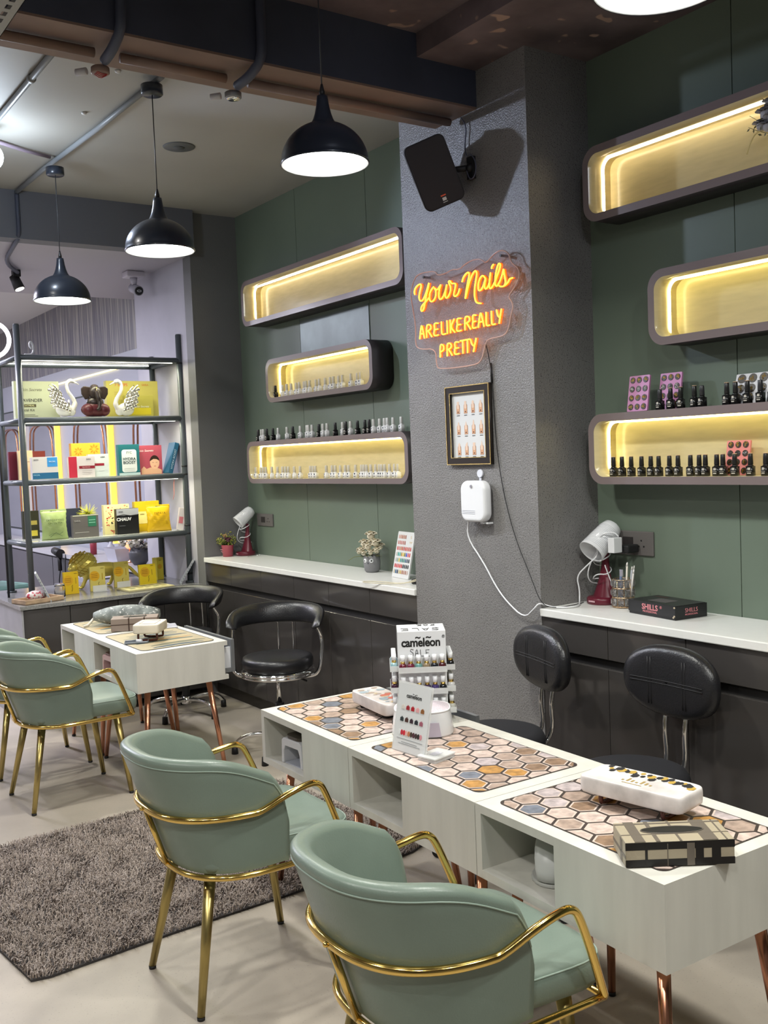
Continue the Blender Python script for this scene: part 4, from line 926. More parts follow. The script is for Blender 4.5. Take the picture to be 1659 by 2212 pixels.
def desk(x, y, L_, label, rz=-TA, drawer=0.0, op=(0.028, 0.32), seed=0):
    # origin at the front left (camera side, low-x) corner on the floor; width .52 along x, length L_ along y; opening near the far end
    t = empty('manicure_table', (x, y, 0), rz, label, 'table')
    Wd = 0.52; z0, z1, th = 0.50, 0.71, 0.024
    oa = L_ - op[1]; ob = L_ - op[0]
    b = B()
    b.box((0, 0, z1 - th), (Wd, L_, z1)).box((0, 0, z0), (Wd, L_, z0 + th))
    b.box((0, 0, z0 + th), (Wd - .02, th, z1 - th)).box((0, L_ - th, z0 + th), (Wd - .02, L_, z1 - th))
    b.box((0, th, z0 + th), (0.018, oa, z1 - th)).box((0.018, oa - 0.018, z0 + th), (0.34, oa, z1 - th)).box((0.34, th, z0 + th), (0.352, L_ - th, z1 - th))
    b.out('carcass', TWHITE, t)
    d0 = Wd - 0.019 + drawer
    B().box((d0, th + .004, z0 + th + .003), (d0 + 0.018, L_ - th - .004, z1 - 0.002)).out('drawer_front', STEEL if drawer > 0.02 else TWHITE, t)
    if drawer > 0.02:
        B().box((0.36, th + .02, z0 + .05), (d0, th + .032, z1 - .045)).box((0.36, L_ - th - .032, z0 + .05), (d0, L_ - th - .02, z1 - .045)).box((0.36, th + .032, z0 + .05), (d0, L_ - th - .032, z0 + .06)).out('drawer_box', WPL, t)
        B().box((0.40, th + .006, z0 + .028), (d0, th + .018, z0 + .05)).out('drawer_runner', STEEL, t)
    for sx in (0, 1):
        for sy in (0, 1):
            tx, ty = (0.085 if sx == 0 else Wd - 0.085), (0.085 if sy == 0 else L_ - 0.085)
            fx, fy = (0.035 if sx == 0 else Wd - 0.035), (0.03 if sy == 0 else L_ - 0.03)
            lg = B().cone((tx, ty, z0), (fx, fy, 0.012), 0.017, 0.0115, 18).out('leg', COPPER, t)
            B().cone((fx, fy, 0.0125), (fx, fy, 0.0005), 0.012, 0.012, 14).out('foot_cap', BLK, lg)
    return t
desk(1.724, 1.463, 0.682, 'white table nearest the camera, carrying the checked tissue box')
desk(1.7408, 2.1475, 0.690, 'white table in the middle of the near row, with the nail card stand')
desk(1.7577, 2.8400, 0.664, 'white table at the far end of the near row, carrying the white nail lamp', drawer=0.075, op=(0.045, 0.335))
desk(1.814, 4.976, 0.700, 'white table of the far pair, nearer one, with the brown-legged hand rest', rz=0, drawer=0.055, op=(0.045, 0.30))
desk(1.814, 5.678, 0.605, 'white table of the far pair, farther one, with the grey cushion', rz=0, op=(0.04, 0.27))
tile_mat((1.772, 1.505, 0.7102), 0.415, 0.600, -TA, 'tile-patterned mat under the checked tissue box', 3)
tile_mat((1.795, 2.195, 0.7102), 0.405, 0.592, -TA, 'tile-patterned mat beside the clear plastic box, middle table', 8)
tile_mat((1.808, 2.885, 0.7102), 0.410, 0.592, -TA, 'tile-patterned mat under the white nail lamp', 12)
# striped mats
def stripe_mat(x, y, w, l, label, seed):
    t = empty('table_mat', (x, y, 0.7102), 0, label, 'table mat'); rnd = random.Random(seed)
    B().poly(rrect(w, l, 0.035, 6, w / 2, l / 2), (0, 0, 0.0016), (0, 0, 0), (1, 0, 0), (0, 1, 0)).out('mat_base', cm('a89c80'), t)
    B().tube([(p[0], p[1], 0.0014) for p in rrect(w, l, 0.035, 6, w / 2, l / 2)], 0.0022, 5, closed=True).out('mat_edge', cm('303028'), t)
    b = B(); y0 = 0.03; k = 0; cols = ['46545c', '6e6e5c', 'b8a888', '54605a', 'b08038', 'a89c78', '48555c', '5e665c']
    while y0 < l - 0.06:
        d = rnd.uniform(0.02, 0.06); xa = 0.03 + rnd.random() * w * .15; xb = w - 0.02 - rnd.random() * w * .1
        n = 12; lo_ = [(xa + (xb - xa) * i / n, y0 + 0.004 * math.sin(i * 1.3 + k)) for i in range(n + 1)]
        hi = [(xa + (xb - xa) * i / n, y0 + d * (math.sin(PI * (i + .6) / (n + 1.2)) ** .5) + 0.003 * math.sin(i * 1.9 + k)) for i in range(n, -1, -1)]
        pts = lo_ + hi
        b.add([(p[0], p[1], 0.0017) for p in pts], [list(range(len(pts)))], k % 8)
        y0 += d + rnd.uniform(0.0, 0.014); k += 1
    b.out('printed_stripes', [cm(c) for c in cols], t, recalc=False)
stripe_mat(1.870, 5.03, 0.42, 0.60, 'striped mat on the nearer table of the far pair', 5)
stripe_mat(1.875, 5.72, 0.40, 0.53, 'striped mat on the farther table, under the grey cushion', 9)

# ---------------------------------------------------------------- things on the near tables
def cushion(name, w, l, h, loc, rz, m_, legs, label, cat='hand rest', printed=None, legh=0.05, tilt=0.0):
    t = empty(name, loc, rz, label, cat)
    z0 = legh if legs else 0.0
    rows = []
    n = 24
    for i in range(11):
        a = -PI / 2 + PI * i / 10; zz = h / 2 * math.copysign(abs(math.sin(a)) ** .6, math.sin(a)); s_ = 0.93 + 0.07 * abs(math.cos(a)) ** .5
        row_ = []
        for k in range(n):
            b_ = 2 * PI * k / n; e = 0.22
            cx = math.copysign(abs(math.cos(b_)) ** e, math.cos(b_)) * w / 2; cy = math.copysign(abs(math.sin(b_)) ** e, math.sin(b_)) * l / 2
            row_.append(V((cx * s_, cy * s_, z0 + h / 2 + zz)))
        rows.append(row_)
    b = B().grid(rows, cu=True); b.add(rows[0], [list(range(n))[::-1]]); b.add(rows[-1], [list(range(n))])
    b.out('cushion_body', m_, t)
    if legs:
        for s_ in (-1, 1):
            y = s_ * l * 0.30
            B().tube([(-w * .34, y, z0 + .006), (-w * .36, y, 0.02), (-w * .33, y, 0.007), (w * .33, y, 0.007), (w * .36, y, 0.02), (w * .34, y, z0 + .006)], 0.0065, 8, smooth=1).out('folding_leg', legs, t)
    if printed: printed(t, z0 + h)
    return t
MRB = mat('marbled_vinyl', (0.66, 0.62, 0.60), 0.30, noise_s=9, noise_a=0.35, bump=0.1, bscale=12)
BRN = mat('brown_legs', (0.09, 0.025, 0.015), 0.25)
def prt3(t, z):
    b = B()
    for i in range(26):
        x = 0.018 + random.uniform(0, 0.035); y = -0.14 + i * 0.0105; r_ = random.uniform(.007, .014)
        b.add([(x + r_ * 1.3 * math.cos(a), y + r_ * math.sin(a), z + 0.0006 + i * 1e-5) for a in (0, 1.1, 2.3, 3.3, 4.2, 5.3)], [list(range(6))], 0 if i % 3 else 1)
    b.out('dark_print', [cm('2c2c30', 0.3), cm('b89848', 0.3)], t, recalc=False)
    b = B()
    for i in range(7): b.box((-0.03, -0.05 + i * 0.014, z + 0.0005), (-0.022 + (i % 3) * .008, -0.044 + i * 0.014, z + 0.0009))
    b.box((-0.045, -0.03, z + .0005), (-0.042, 0.03, z + .0009)); b.out('faded_writing', cm('a08850', 0.3), t)
cushion('hand_rest', 0.135, 0.315, 0.046, (2.045, 1.81, 0.712), 0.17, MRB, BRN, 'marbled white hand rest on folding legs behind the tissue box', printed=prt3, legh=0.034)
def prt1(t, z):
    b = B()
    for i in range(30):
        x = random.uniform(-.05, .05); y = random.uniform(-.13, .13); r_ = random.uniform(.006, .018)
        b.add([(x + r_ * 1.3 * math.cos(a), y + r_ * math.sin(a), z + 0.0006 + i * 1e-5) for a in (0, .9, 1.9, 2.9, 3.9, 5.1)], [list(range(6))], i % 5)
    b.out('flower_print', [cm('8a98a0'), cm('a8988c'), cm('b86858'), cm('9aa8b0'), cm('c8b890')], t, recalc=False)
cushion('hand_rest', 0.125, 0.30, 0.045, (2.10, 3.13, 0.712), -0.12, mat('marbled_vinyl_grey', (0.60, 0.55, 0.53), 0.3, noise_s=8, noise_a=0.3), BLK, 'flower-printed hand rest lying behind the nail card stand', printed=prt1, legh=0.022)

# tissue box
t = empty('tissue_box', (1.865, 1.555, 0.7122), -0.60, 'black and cream checked tissue box on the nearest table', 'tissue box')
TBL = mat('checked_cream', (0.35, 0.30, 0.215), 0.45, bump=0.2, bscale=90); TBT = mat('checked_taupe', (0.125, 0.105, 0.085), 0.45)
TW, TD, TH = 0.255, 0.125, 0.060
B().box((-TW / 2, -TD / 2, 0), (TW / 2, TD / 2, TH)).out('box_body', TBL, t, bevel=0.002)
b = B()
b.box((-TW / 2 - .0004, -TD / 2 - .0006, 0.001), (TW / 2 + .0004, -TD / 2 - .0001, 0.018), 0)
b.box((-TW / 2 - .0004, -TD / 2 - .0006, 0.041), (TW / 2 + .0004, -TD / 2 - .0001, 0.0588), 0)
for x0, x1, mi in ((-.082, -.076, 0), (0.016, 0.034, 1), (0.036, 0.055, 0), (0.074, 0.095, 0), (-.03, -.028, 1)):
    b.box((x0, -TD / 2 - .0009, 0.001), (x1, -TD / 2 - .0001, 0.0545), mi)
for x0, x1, mi in ((-.105, -.080, 1), (-.055, -.045, 1), (0.0, 0.006, 1), (0.055, 0.090, 1), (0.108, 0.112, 1)): b.box((x0, -TD / 2, TH), (x1, TD / 2, TH + .0006), mi)
for y0, y1, mi in ((-.020, -.016, 1), (0.045, 0.052, 1)): b.box((-TW / 2, y0, TH), (TW / 2, y1, TH + .0007), mi)
b.box((-TW / 2 - .0006, -TD / 2, 0.02), (-TW / 2 - .0001, TD / 2, 0.028), 1).box((-TW / 2 - .0006, -.03, 0.001), (-TW / 2 - .0001, -.01, 0.055), 1)
b.out('check_pattern', [mat('check_black', (0.008, 0.007, 0.007), 0.4), TBT], t)
B().poly(circ(0.074, 32, 0, 0.004, 0.021), (0, 0, 0.0006), (0, 0, TH + 0.0006), (1, 0, 0), (0, 1, 0)).out('slot', INK, t)
B().tube([(0.075 * math.cos(a), 0.004 + 0.022 * math.sin(a), TH + 0.0012) for a in [i * PI / 16 for i in range(32)]], 0.0012, 5, closed=True).out('slot_rim', TBT, t)

# acrylic card stand
t = empty('nail_card_stand', (1.862, 2.63, 0.7125), 0, 'clear stand holding a white card of nail samples on the middle table', 'card stand')
lean = 0.20; dirx = V((0.012, -0.176, 0)).normalized(); nrm = V((-0.998, -0.068, 0)).normalized()
nrm = V((0, 0, 1)).cross(dirx); nrm = -nrm if nrm.x > 0 else nrm
upv = (V((0, 0, 1)) * math.cos(lean) - nrm * math.sin(lean)).normalized(); nn = dirx.cross(upv); nn = -nn if nn.x > 0 else nn
CWd, CH = 0.160, 0.222
B().poly(rrect(CWd + .012, CH + .010, 0.004, 3, 0, CH / 2 + .003), -nn * 0.004, nn * 0.002, dirx, upv).out('acrylic_plate', ACRF, t)
B().poly(rrect(CWd, CH, 0.002, 2, 0, CH / 2 + .003), nn * 0.0008, nn * 0.0022, dirx, upv).out('card', PAPER, t)
B().poly([(-0.02, 0), (0.02, 0), (0.0, 0.14)], V((0, 0, 0.0)) + nn * -0.003, -nn * 0.055 - upv * 0.004, dirx, (upv * 1.0 + nn * 0.32)).out('rear_prop', ACRF, t)
O_ = nn * 0.0033
text('card_brand', 'camẽlẽon'.replace('ẽ', 'e'), 0.020, O_ + upv * 0.186, dirx, upv, INK, t, bold=0.0003)
text('card_brand_tildes', '~  ~', 0.014, O_ + upv * 0.195 + dirx * 0.004, dirx, upv, INK, t)
def hand_row(z, cols, n, dx, s_):
    for i in range(n):
        b = B(); cx = (i - (n - 1) / 2) * dx
        for k in range(4):
            hx = cx + (k - 1.5) * s_ * 0.42; hh = s_ * (2.3, 2.9, 3.0, 2.4)[k] * .55
            b.poly([(hx - s_ * .2, 0 + z), (hx + s_ * .2, z), (hx + s_ * .18, z + hh * .8), (hx, z + hh), (hx - s_ * .18, z + hh * .8)], nn * 0.0008, O_, dirx, upv)
        b.out('sample_nail', cm(cols[i], 0.2), t)
hand_row(0.140, ['d0c8c0', '982830', 'a82028', 'd8a0a0', '8a5a30'], 5, 0.0245, 0.010)
hand_row(0.100, ['303838', '4a3028', '3a2830', '282c30', '9a5a68'], 5, 0.0245, 0.010)
for i, c in enumerate(['d8d8d8', 'b83040', 'c02838', 'd8a8a0', 'b07050', '483830', '503038', '403030', '302828', 'c88890']):
    B().poly(circ(0.0062, 10, -0.054 + i * 0.012, 0.064, 0.009), nn * 0.0008, O_, dirx, upv).out('sample_nail', cm(c, 0.2), t)
b = B()
for k, (z, w_) in enumerate(((0.044, .13), (0.034, .08), (0.028, .11))): b.poly(rrect(w_, 0.0016, 0.0005, 1, 0, z), nn * 0.0004, O_, dirx, upv)
b.out('card_caption', cm('8a8e92'), t)
# clear flat box
t = empty('clear_box', (1.905, 2.535, 0.7122), 0.2, 'flat clear plastic box in front of the nail card stand', 'box')
B().poly(rrect(0.10, 0.075, 0.006, 3), (0, 0, 0.011), (0, 0, 0), (1, 0, 0), (0, 1, 0)).out('box_tray', mat('milky_plastic', (0.75, 0.74, 0.73), 0.2, alpha=0.55), t)
B().poly(rrect(0.104, 0.079, 0.006, 3), (0, 0, 0.004), (0, 0, 0.0112), (1, 0, 0), (0, 1, 0)).out('box_lid', ACRF, t)
B().box((-0.02, -0.012, 0.0154), (0.02, 0.014, 0.0158)).out('sticker', cm('b8b8c0'), t)

# UV nail lamp
t = empty('nail_lamp', (2.06, 2.815, 0.7122), -0.62, 'white curing nail lamp with glittery top and gold rim behind the card', 'nail lamp')
o_ = []
for i in range(40):
    a = 2 * PI * i / 40; x = 0.108 * math.copysign(abs(math.cos(a)) ** .75, math.cos(a)); y = 0.095 * math.copysign(abs(math.sin(a)) ** .75, math.sin(a)); o_.append((x, y))
rows = []
for z, s_ in ((0, 1.0), (0.006, 1.02), (0.05, 0.97), (0.085, 0.90)): rows.append([V((p[0] * s_, p[1] * s_, z)) for p in o_])
b = B().grid(rows, cu=True)
def topz(x): return 0.085 + 0.022 * (1 - (x / 0.1) ** 2)
b.add(rows[0], [list(range(40))[::-1]])
b.out('lamp_housing', WPL, t)
tr = [[V((p[0] * f, p[1] * f, 0.085 + 0.016 * (1 - f * f))) for p in o_] for f in (0.90, 0.86, 0.6, 0.3, 0.02)]
B().grid(tr, cu=True).out('glitter_top', mat('iridescent_glitter', (0.75, 0.66, 0.72), 0.25, 0.35, speck=(330, 0.58, (0.95, 0.85, 0.95)), bump=0.6, bscale=500), t)
B().tube([V((p[0] * .905, p[1] * .905, 0.086)) for p in o_], 0.0032, 6, closed=True).out('white_rim', WPL, t)
g = B()
for s_ in (-1, 1): g.tube([V((0.103 * math.cos(a) * .9, s_ * 0.088 * math.sin(a) * 0.93 - 0.0, 0.078)) for a in [0.2 + i * .09 for i in range(8)]], 0.005, 6)
g.out('gold_trim', GOLD, t)
B().poly([(-0.062, 0.0), (0.062, 0.0), (0.055, 0.05), (-0.055, 0.05)], (0, -0.002, 0), (0, -0.0945, 0.004), (1, 0, 0), (0, 0, 1)).out('hand_opening', cm('c0b8c8', 0.2), t)
B().box((-0.1085, -0.008, 0.03), (-0.104, 0.008, 0.042)).out('power_socket', INK, t)

# counter-top polish display
t = empty('polish_display', (2.19, 2.985, 0.7105), -0.595, 'white rotating sale display tower full of polish bottles', 'display stand')
Sx, Sy, Sz = 0.089, 0.075, 0.335
B().box((-Sx, -Sy, 0), (Sx, Sy, Sz)).out('tower', WPL, t, bevel=0.002)
text('brand_lettering', 'cameleon', 0.044, (-0.003, -Sy - 0.0010, 0.292), (1, 0, 0), (0, 0, 1), INK, t, bold=0.0013, sp=0.96, wid=0.88)
text('brand_tildes', '~  ~', 0.034, (0.006, -Sy - 0.0010, 0.312), (1, 0, 0), (0, 0, 1), INK, t, bold=0.0008)
text('registered_mark', '®', 0.015, (0.080, -Sy - 0.0010, 0.312), (1, 0, 0), (0, 0, 1), INK, t)
def hand(name, S, w, O, U, W_, r_=0.0011):
    b = B(); U = V(U).normalized(); W_ = V(W_).normalized()
    for s_ in S: b.tube([V(O) + U * p[0] * w + W_ * p[1] * w for p in s_], r_, 5)
    b.out(name, INK, t)
HL = {'S': [[(.9, 1.5), (.3, 1.7), (.1, 1.3), (.8, .7), (.8, .2), (.3, 0), (.05, .3), (.4, .45)]], 'A': [[(0, 0), (.32, 1.5), (.5, 1.5), (.8, 0)], [(0.12, .6), (.7, .6)]], 'L': [[(0, 1.5), (.1, 0), (.8, -.05)]], 'E': [[(.9, 1.4), (.1, 1.4), (.1, -.05), (.95, -.1)], [(.1, .7), (.7, .7)]],
      'F': [[(.1, 0), (.1, 1.5), (.9, 1.5)], [(.1, .8), (.7, .8)]], 'O': [[(.5, 1.5), (.05, .8), (.4, 0), (.9, .6), (.5, 1.5)]], 'R': [[(.1, 0), (.1, 1.5), (.8, 1.2), (.1, .7), (.9, 0)]]}
def hword(name, word, w, x0, O, U, W_, r_=0.0011):
    S = []
    for i, ch in enumerate(word): S += [[(p[0] + x0 + i * 1.25, p[1]) for p in s_] for s_ in HL[ch]]
    hand(name, S, w, O, U, W_, r_)
hword('sale_writing', 'SALE', 0.0155, -2.9, (0, -Sy - .0008, 0.243), (1, 0, 0), (0, 0, 1))
hword('top_sale_writing', 'SALE', 0.030, -2.4, (-0.005, -0.020, Sz + .0006), (-1, 0, 0), (0, -1, 0), 0.0013)
hword('top_for_writing', 'FOR', 0.020, -1.8, (0.02, 0.062, Sz + .0006), (-1, 0, 0), (0, -1, 0), 0.0012)
trays = []
for z in (0.190, 0.110, 0.030):
    for (sx, sy, U) in ((0, -1, (1, 0, 0)), (-1, 0, (0, 1, 0)), (1, 0, (0, 1, 0))):
        half = Sx if sy else Sy; off = (Sy if sy else Sx)
        q = Matrix.Rotation({(0, -1): 0, (-1, 0): -PI / 2, (1, 0): PI / 2}[(sx, sy)], 4, 'Z')
        b = B().box((-half, -off - 0.030, z - .003), (half, -off - .0005, z)).box((-half, -off - 0.031, z - .003), (half, -off - 0.0295, z + .018))
        b.box((-half, -off - .03, z), (-half + .0015, -off, z + .018)).box((half - .0015, -off - .03, z), (half, -off, z + .018))
        xf(b, q).out('bottle_tray', ACRF, t)
# small lacquer bottle
def lac(colr):
    b = B().lathe([(0.0, 0), (0.0128, 0), (0.0134, 0.003), (0.0134, 0.024), (0.0095, 0.028), (0.007, 0.029), (0.0, 0.029)], n=16)
    o = b.out('lacquer_bottle', mat('lacquer_' + colr, hexc(colr), 0.12, coat=0.5))
    B().cone((0, 0, 0.0285), (0, 0, 0.038), 0.0086, 0.0080, 14).out('gold_collar', GOLD, o)
    B().cone((0, 0, 0.038), (0, 0, 0.0595), 0.0092, 0.0086, 14).out('cap', WPL, o)
    return o
LP = {}
Mt = Matrix.Translation((2.19, 2.985, 0.7105)) @ Matrix.Rotation(-0.595, 4, 'Z')
cols = [['5a1428', '601830', '5e8a88', '80705a', '181c24', '401018'], ['3a1424', '2c1420', '30141c', '3c2c50', '44386a', '181a20'], ['78a0a8', '502030', '2c1820', '705848', '282838', '400c14']]
sd = [['8aaab0', '90a8b0', '8098a0', '6a8890', '88a0a8'], ['3c1c30', '301828', '401c30', '301020', '281828'], ['501c28', '401c28', '303038', '282028', '401820']]
sr = [['101014', '141418', '301c20', '181a20', '201418'], ['c8c8c8', '907880', '281418', '503040', '302028'], ['b8b8b0', '604850', '402830', '302028', '181418']]
def lplace(c, p, lb):
    w_ = Mt @ V(p)
    if c not in LP: LP[c] = lac(c); o = LP[c]; o.location = w_; o.rotation_euler = (0, 0, -0.595)
    else: o = dup(LP[c], w_, -0.595)
    tag(o, lb, 'bottle', 'lacquer bottles on the sale display tower')
RN = ['top', 'middle', 'lowest']
for r_, z in enumerate((0.1905, 0.1105, 0.0305)):
    for i in range(6):
        lplace(cols[r_][i], (-0.0725 + i * 0.029, -Sy - 0.0155, z), 'small lacquer bottle, %s from left in the %s front row of the sale display' % (ORD[i + 1], RN[r_]))
    for i in range(5):
        lplace(sd[r_][i], (-Sx - 0.0155, -0.058 + i * 0.028, z), 'small lacquer bottle, %s from the front in the %s left-side row of the sale display' % (ORD[i + 1], RN[r_]))
        lplace(sr[r_][i], (Sx + 0.0155, -0.058 + i * 0.028, z), 'small lacquer bottle, %s from the front in the %s right-side row of the sale display' % (ORD[i + 1], RN[r_]))

# ---------------------------------------------------------------- inside table niches
def shoe_lamp(loc, rz, lb, col, top):
    t = empty('mini_nail_lamp', loc, rz, lb, 'nail lamp')
    b = B()
    arch = [(-0.075, 0), (-0.06, 0), (-0.055, 0.05), (-0.045, 0.07), (0.045, 0.07), (0.055, 0.05), (0.06, 0), (0.075, 0), (0.070, 0.09), (0.055, 0.10), (-0.055, 0.10), (-0.070, 0.09)]
    b.poly(arch, (0.13, 0, 0), (-0.065, 0, 0), (0, 1, 0), (0, 0, 1)).out('lamp_housing', col, t, bevel=0.003)
    B().poly(rrect(0.11, 0.12, 0.03, 5), (0, 0, 0.012), (0, 0, 0.1005), (0, 1, 0), (1, 0, 0)).out('lamp_top', top, t)
    B().box((-0.06, -0.0585, 0.0), (0.06, 0.0585, 0.003)).out('base_plate', cm('b0b4c0', 0.15), t)
shoe_lamp((1.86, 3.31, 0.5245), 0.05, 'white nail lamp inside the opening of the farthest near-row table', cm('c8c8cc', 0.3), cm('3a342c', 0.3))
shoe_lamp((1.90, 5.50, 0.5245), 0.05, 'pink nail lamp inside the opening of the far-pair table', cm('c09a98', 0.3), cm('6a4844', 0.3))
t = empty('nail_dryer', (1.87, 1.955, 0.5245), 0.4, 'grey-white curved nail dryer lying in the opening of the nearest table', 'nail dryer')
B().poly(circ(0.085, 24, 0, 0, 0.07), (0, 0, 0.012), (0, 0, 0), (1, 0, 0), (0, 1, 0)).out('base_pad', cm('b0b0ac'), t, bevel=0.004)
rows = []
for i in range(10):
    f = i / 9; a = PI * 0.9 * f; c = V((-0.075 * math.cos(a) * 1.0, 0.02 * f, 0.016 + 0.085 * math.sin(a))); r_ = 0.018 + 0.022 * f
    rows.append([c + V((0, r_ * 1.6 * math.cos(2 * PI * k / 14), 0)) + V((-math.cos(a), 0, math.sin(a))) * 0.012 * math.sin(2 * PI * k / 14) for k in range(14)])
b = B().grid(rows, cu=True); b.add(rows[0], [list(range(14))]); b.add(rows[-1], [list(range(14))]); b.out('curved_hood', cm('c4c4c2', 0.3), t)

# ---------------------------------------------------------------- things on the far pair of tables
CV = mat('cream_cloth', (0.62, 0.56, 0.46), 0.6, noise_s=7, noise_a=0.12, bump=0.3, bscale=20)
def prt2(t, z):
    b = B()
    for s_ in (-1, 1): b.tube([(-.045, s_ * .06, z + .0006), (.045, s_ * .06, z + .0006)], 0.0009, 4)
    for s_ in (-1, 1): b.tube([(s_ * .045, -.06, z + .0006), (s_ * .045, .06, z + .0006)], 0.0009, 4)
    b.out('faint_print', cm('7a7060'), t)
    B().box((-.0665, 0.06, z - .03), (-.05, 0.10, z - .004)).out('pink_corner', cm('d0a8a0'), t, bevel=0.004)
cushion('hand_rest', 0.15, 0.20, 0.05, (2.035, 5.33, 0.712), -0.65, CV, BRN, 'cream square hand rest on brown folding legs, far table', printed=prt2, legh=0.048)
t = empty('tissue_box', (2.10, 5.74, 0.712), -0.45, 'taupe tissue box with a dark band behind the cream hand rest', 'tissue box')
B().box((-0.135, -0.065, 0), (0.135, 0.065, 0.075)).out('box_body', mat('taupe_fabric', (0.23, 0.18, 0.15), 0.6), t, bevel=0.003)
B().box((-0.137, -0.067, 0.038), (0.137, 0.067, 0.042)).box((-0.035, -0.067, 0.0), (-0.028, 0.067, 0.0765)).box((0.055, -0.067, 0.0), (0.062, 0.067, 0.0765)).out('dark_band', cm('3a2820'), t)
B().poly(circ(0.07, 24, 0, 0, 0.02), (0, 0, 0.001), (0, 0, 0.0768), (1, 0, 0), (0, 1, 0)).out('slot', INK, t)
t = empty('phone_tray', (1.935, 5.285, 0.7122), -0.4, 'small grey tray with a white roll in front of the cream hand rest', 'tray')
B().ring(rrect(0.13, 0.075, 0.01, 4), rrect(0.122, 0.067, 0.007, 4), (0, 0, 0.012), (0, 0, 0), (1, 0, 0), (0, 1, 0)).poly(rrect(0.123, 0.068, 0.008, 4), (0, 0, 0.003), (0, 0, 0), (1, 0, 0), (0, 1, 0)).out('tray_body', cm('6a7078', 0.3), t)
B().cone((0.0, 0.0, 0.012), (0.03, -0.012, 0.012), 0.0085, n=14).out('white_roll', WPL, t)
# grey patterned cushion
t = empty('cushion', (2.12, 5.93, 0.712), -0.5, 'grey patterned bolster cushion with pointed end, farther table', 'cushion')
rows = []
for i in range(13):
    f = i / 12; x = -0.20 + 0.40 * f; r_ = 0.062 * (math.sin(PI * (0.06 + 0.88 * f)) ** 0.55)
    rows.append([V((x, r_ * 1.15 * math.cos(2 * PI * k / 18), 0.062 + r_ * math.sin(2 * PI * k / 18))) for k in range(18)])
b = B().grid(rows, cu=True); b.add(rows[0], [list(range(18))]); b.add(rows[-1], [list(range(18))])
b.out('cushion_body', mat('patterned_cloth', (0.20, 0.22, 0.21), 0.7, noise_s=14, noise_a=0.6, speck=(60, 0.62, (0.5, 0.5, 0.48)), bump=0.3, bscale=30), t)
B().tube([(-0.2, 0.0, 0.05), (-0.235, -0.01, 0.012), (-0.26, -0.02, 0.006)], 0.008, 8).out('tie_end', cm('c8c0b0'), t)
t = empty('phone', (2.29, 5.66, 0.7115), -0.3, 'pale phone lying on the edge of the farther table', 'phone')
B().box((-0.035, -0.07, 0), (0.035, 0.07, 0.009)).out('phone_body', cm('c0c0c8', 0.2), t, bevel=0.004)

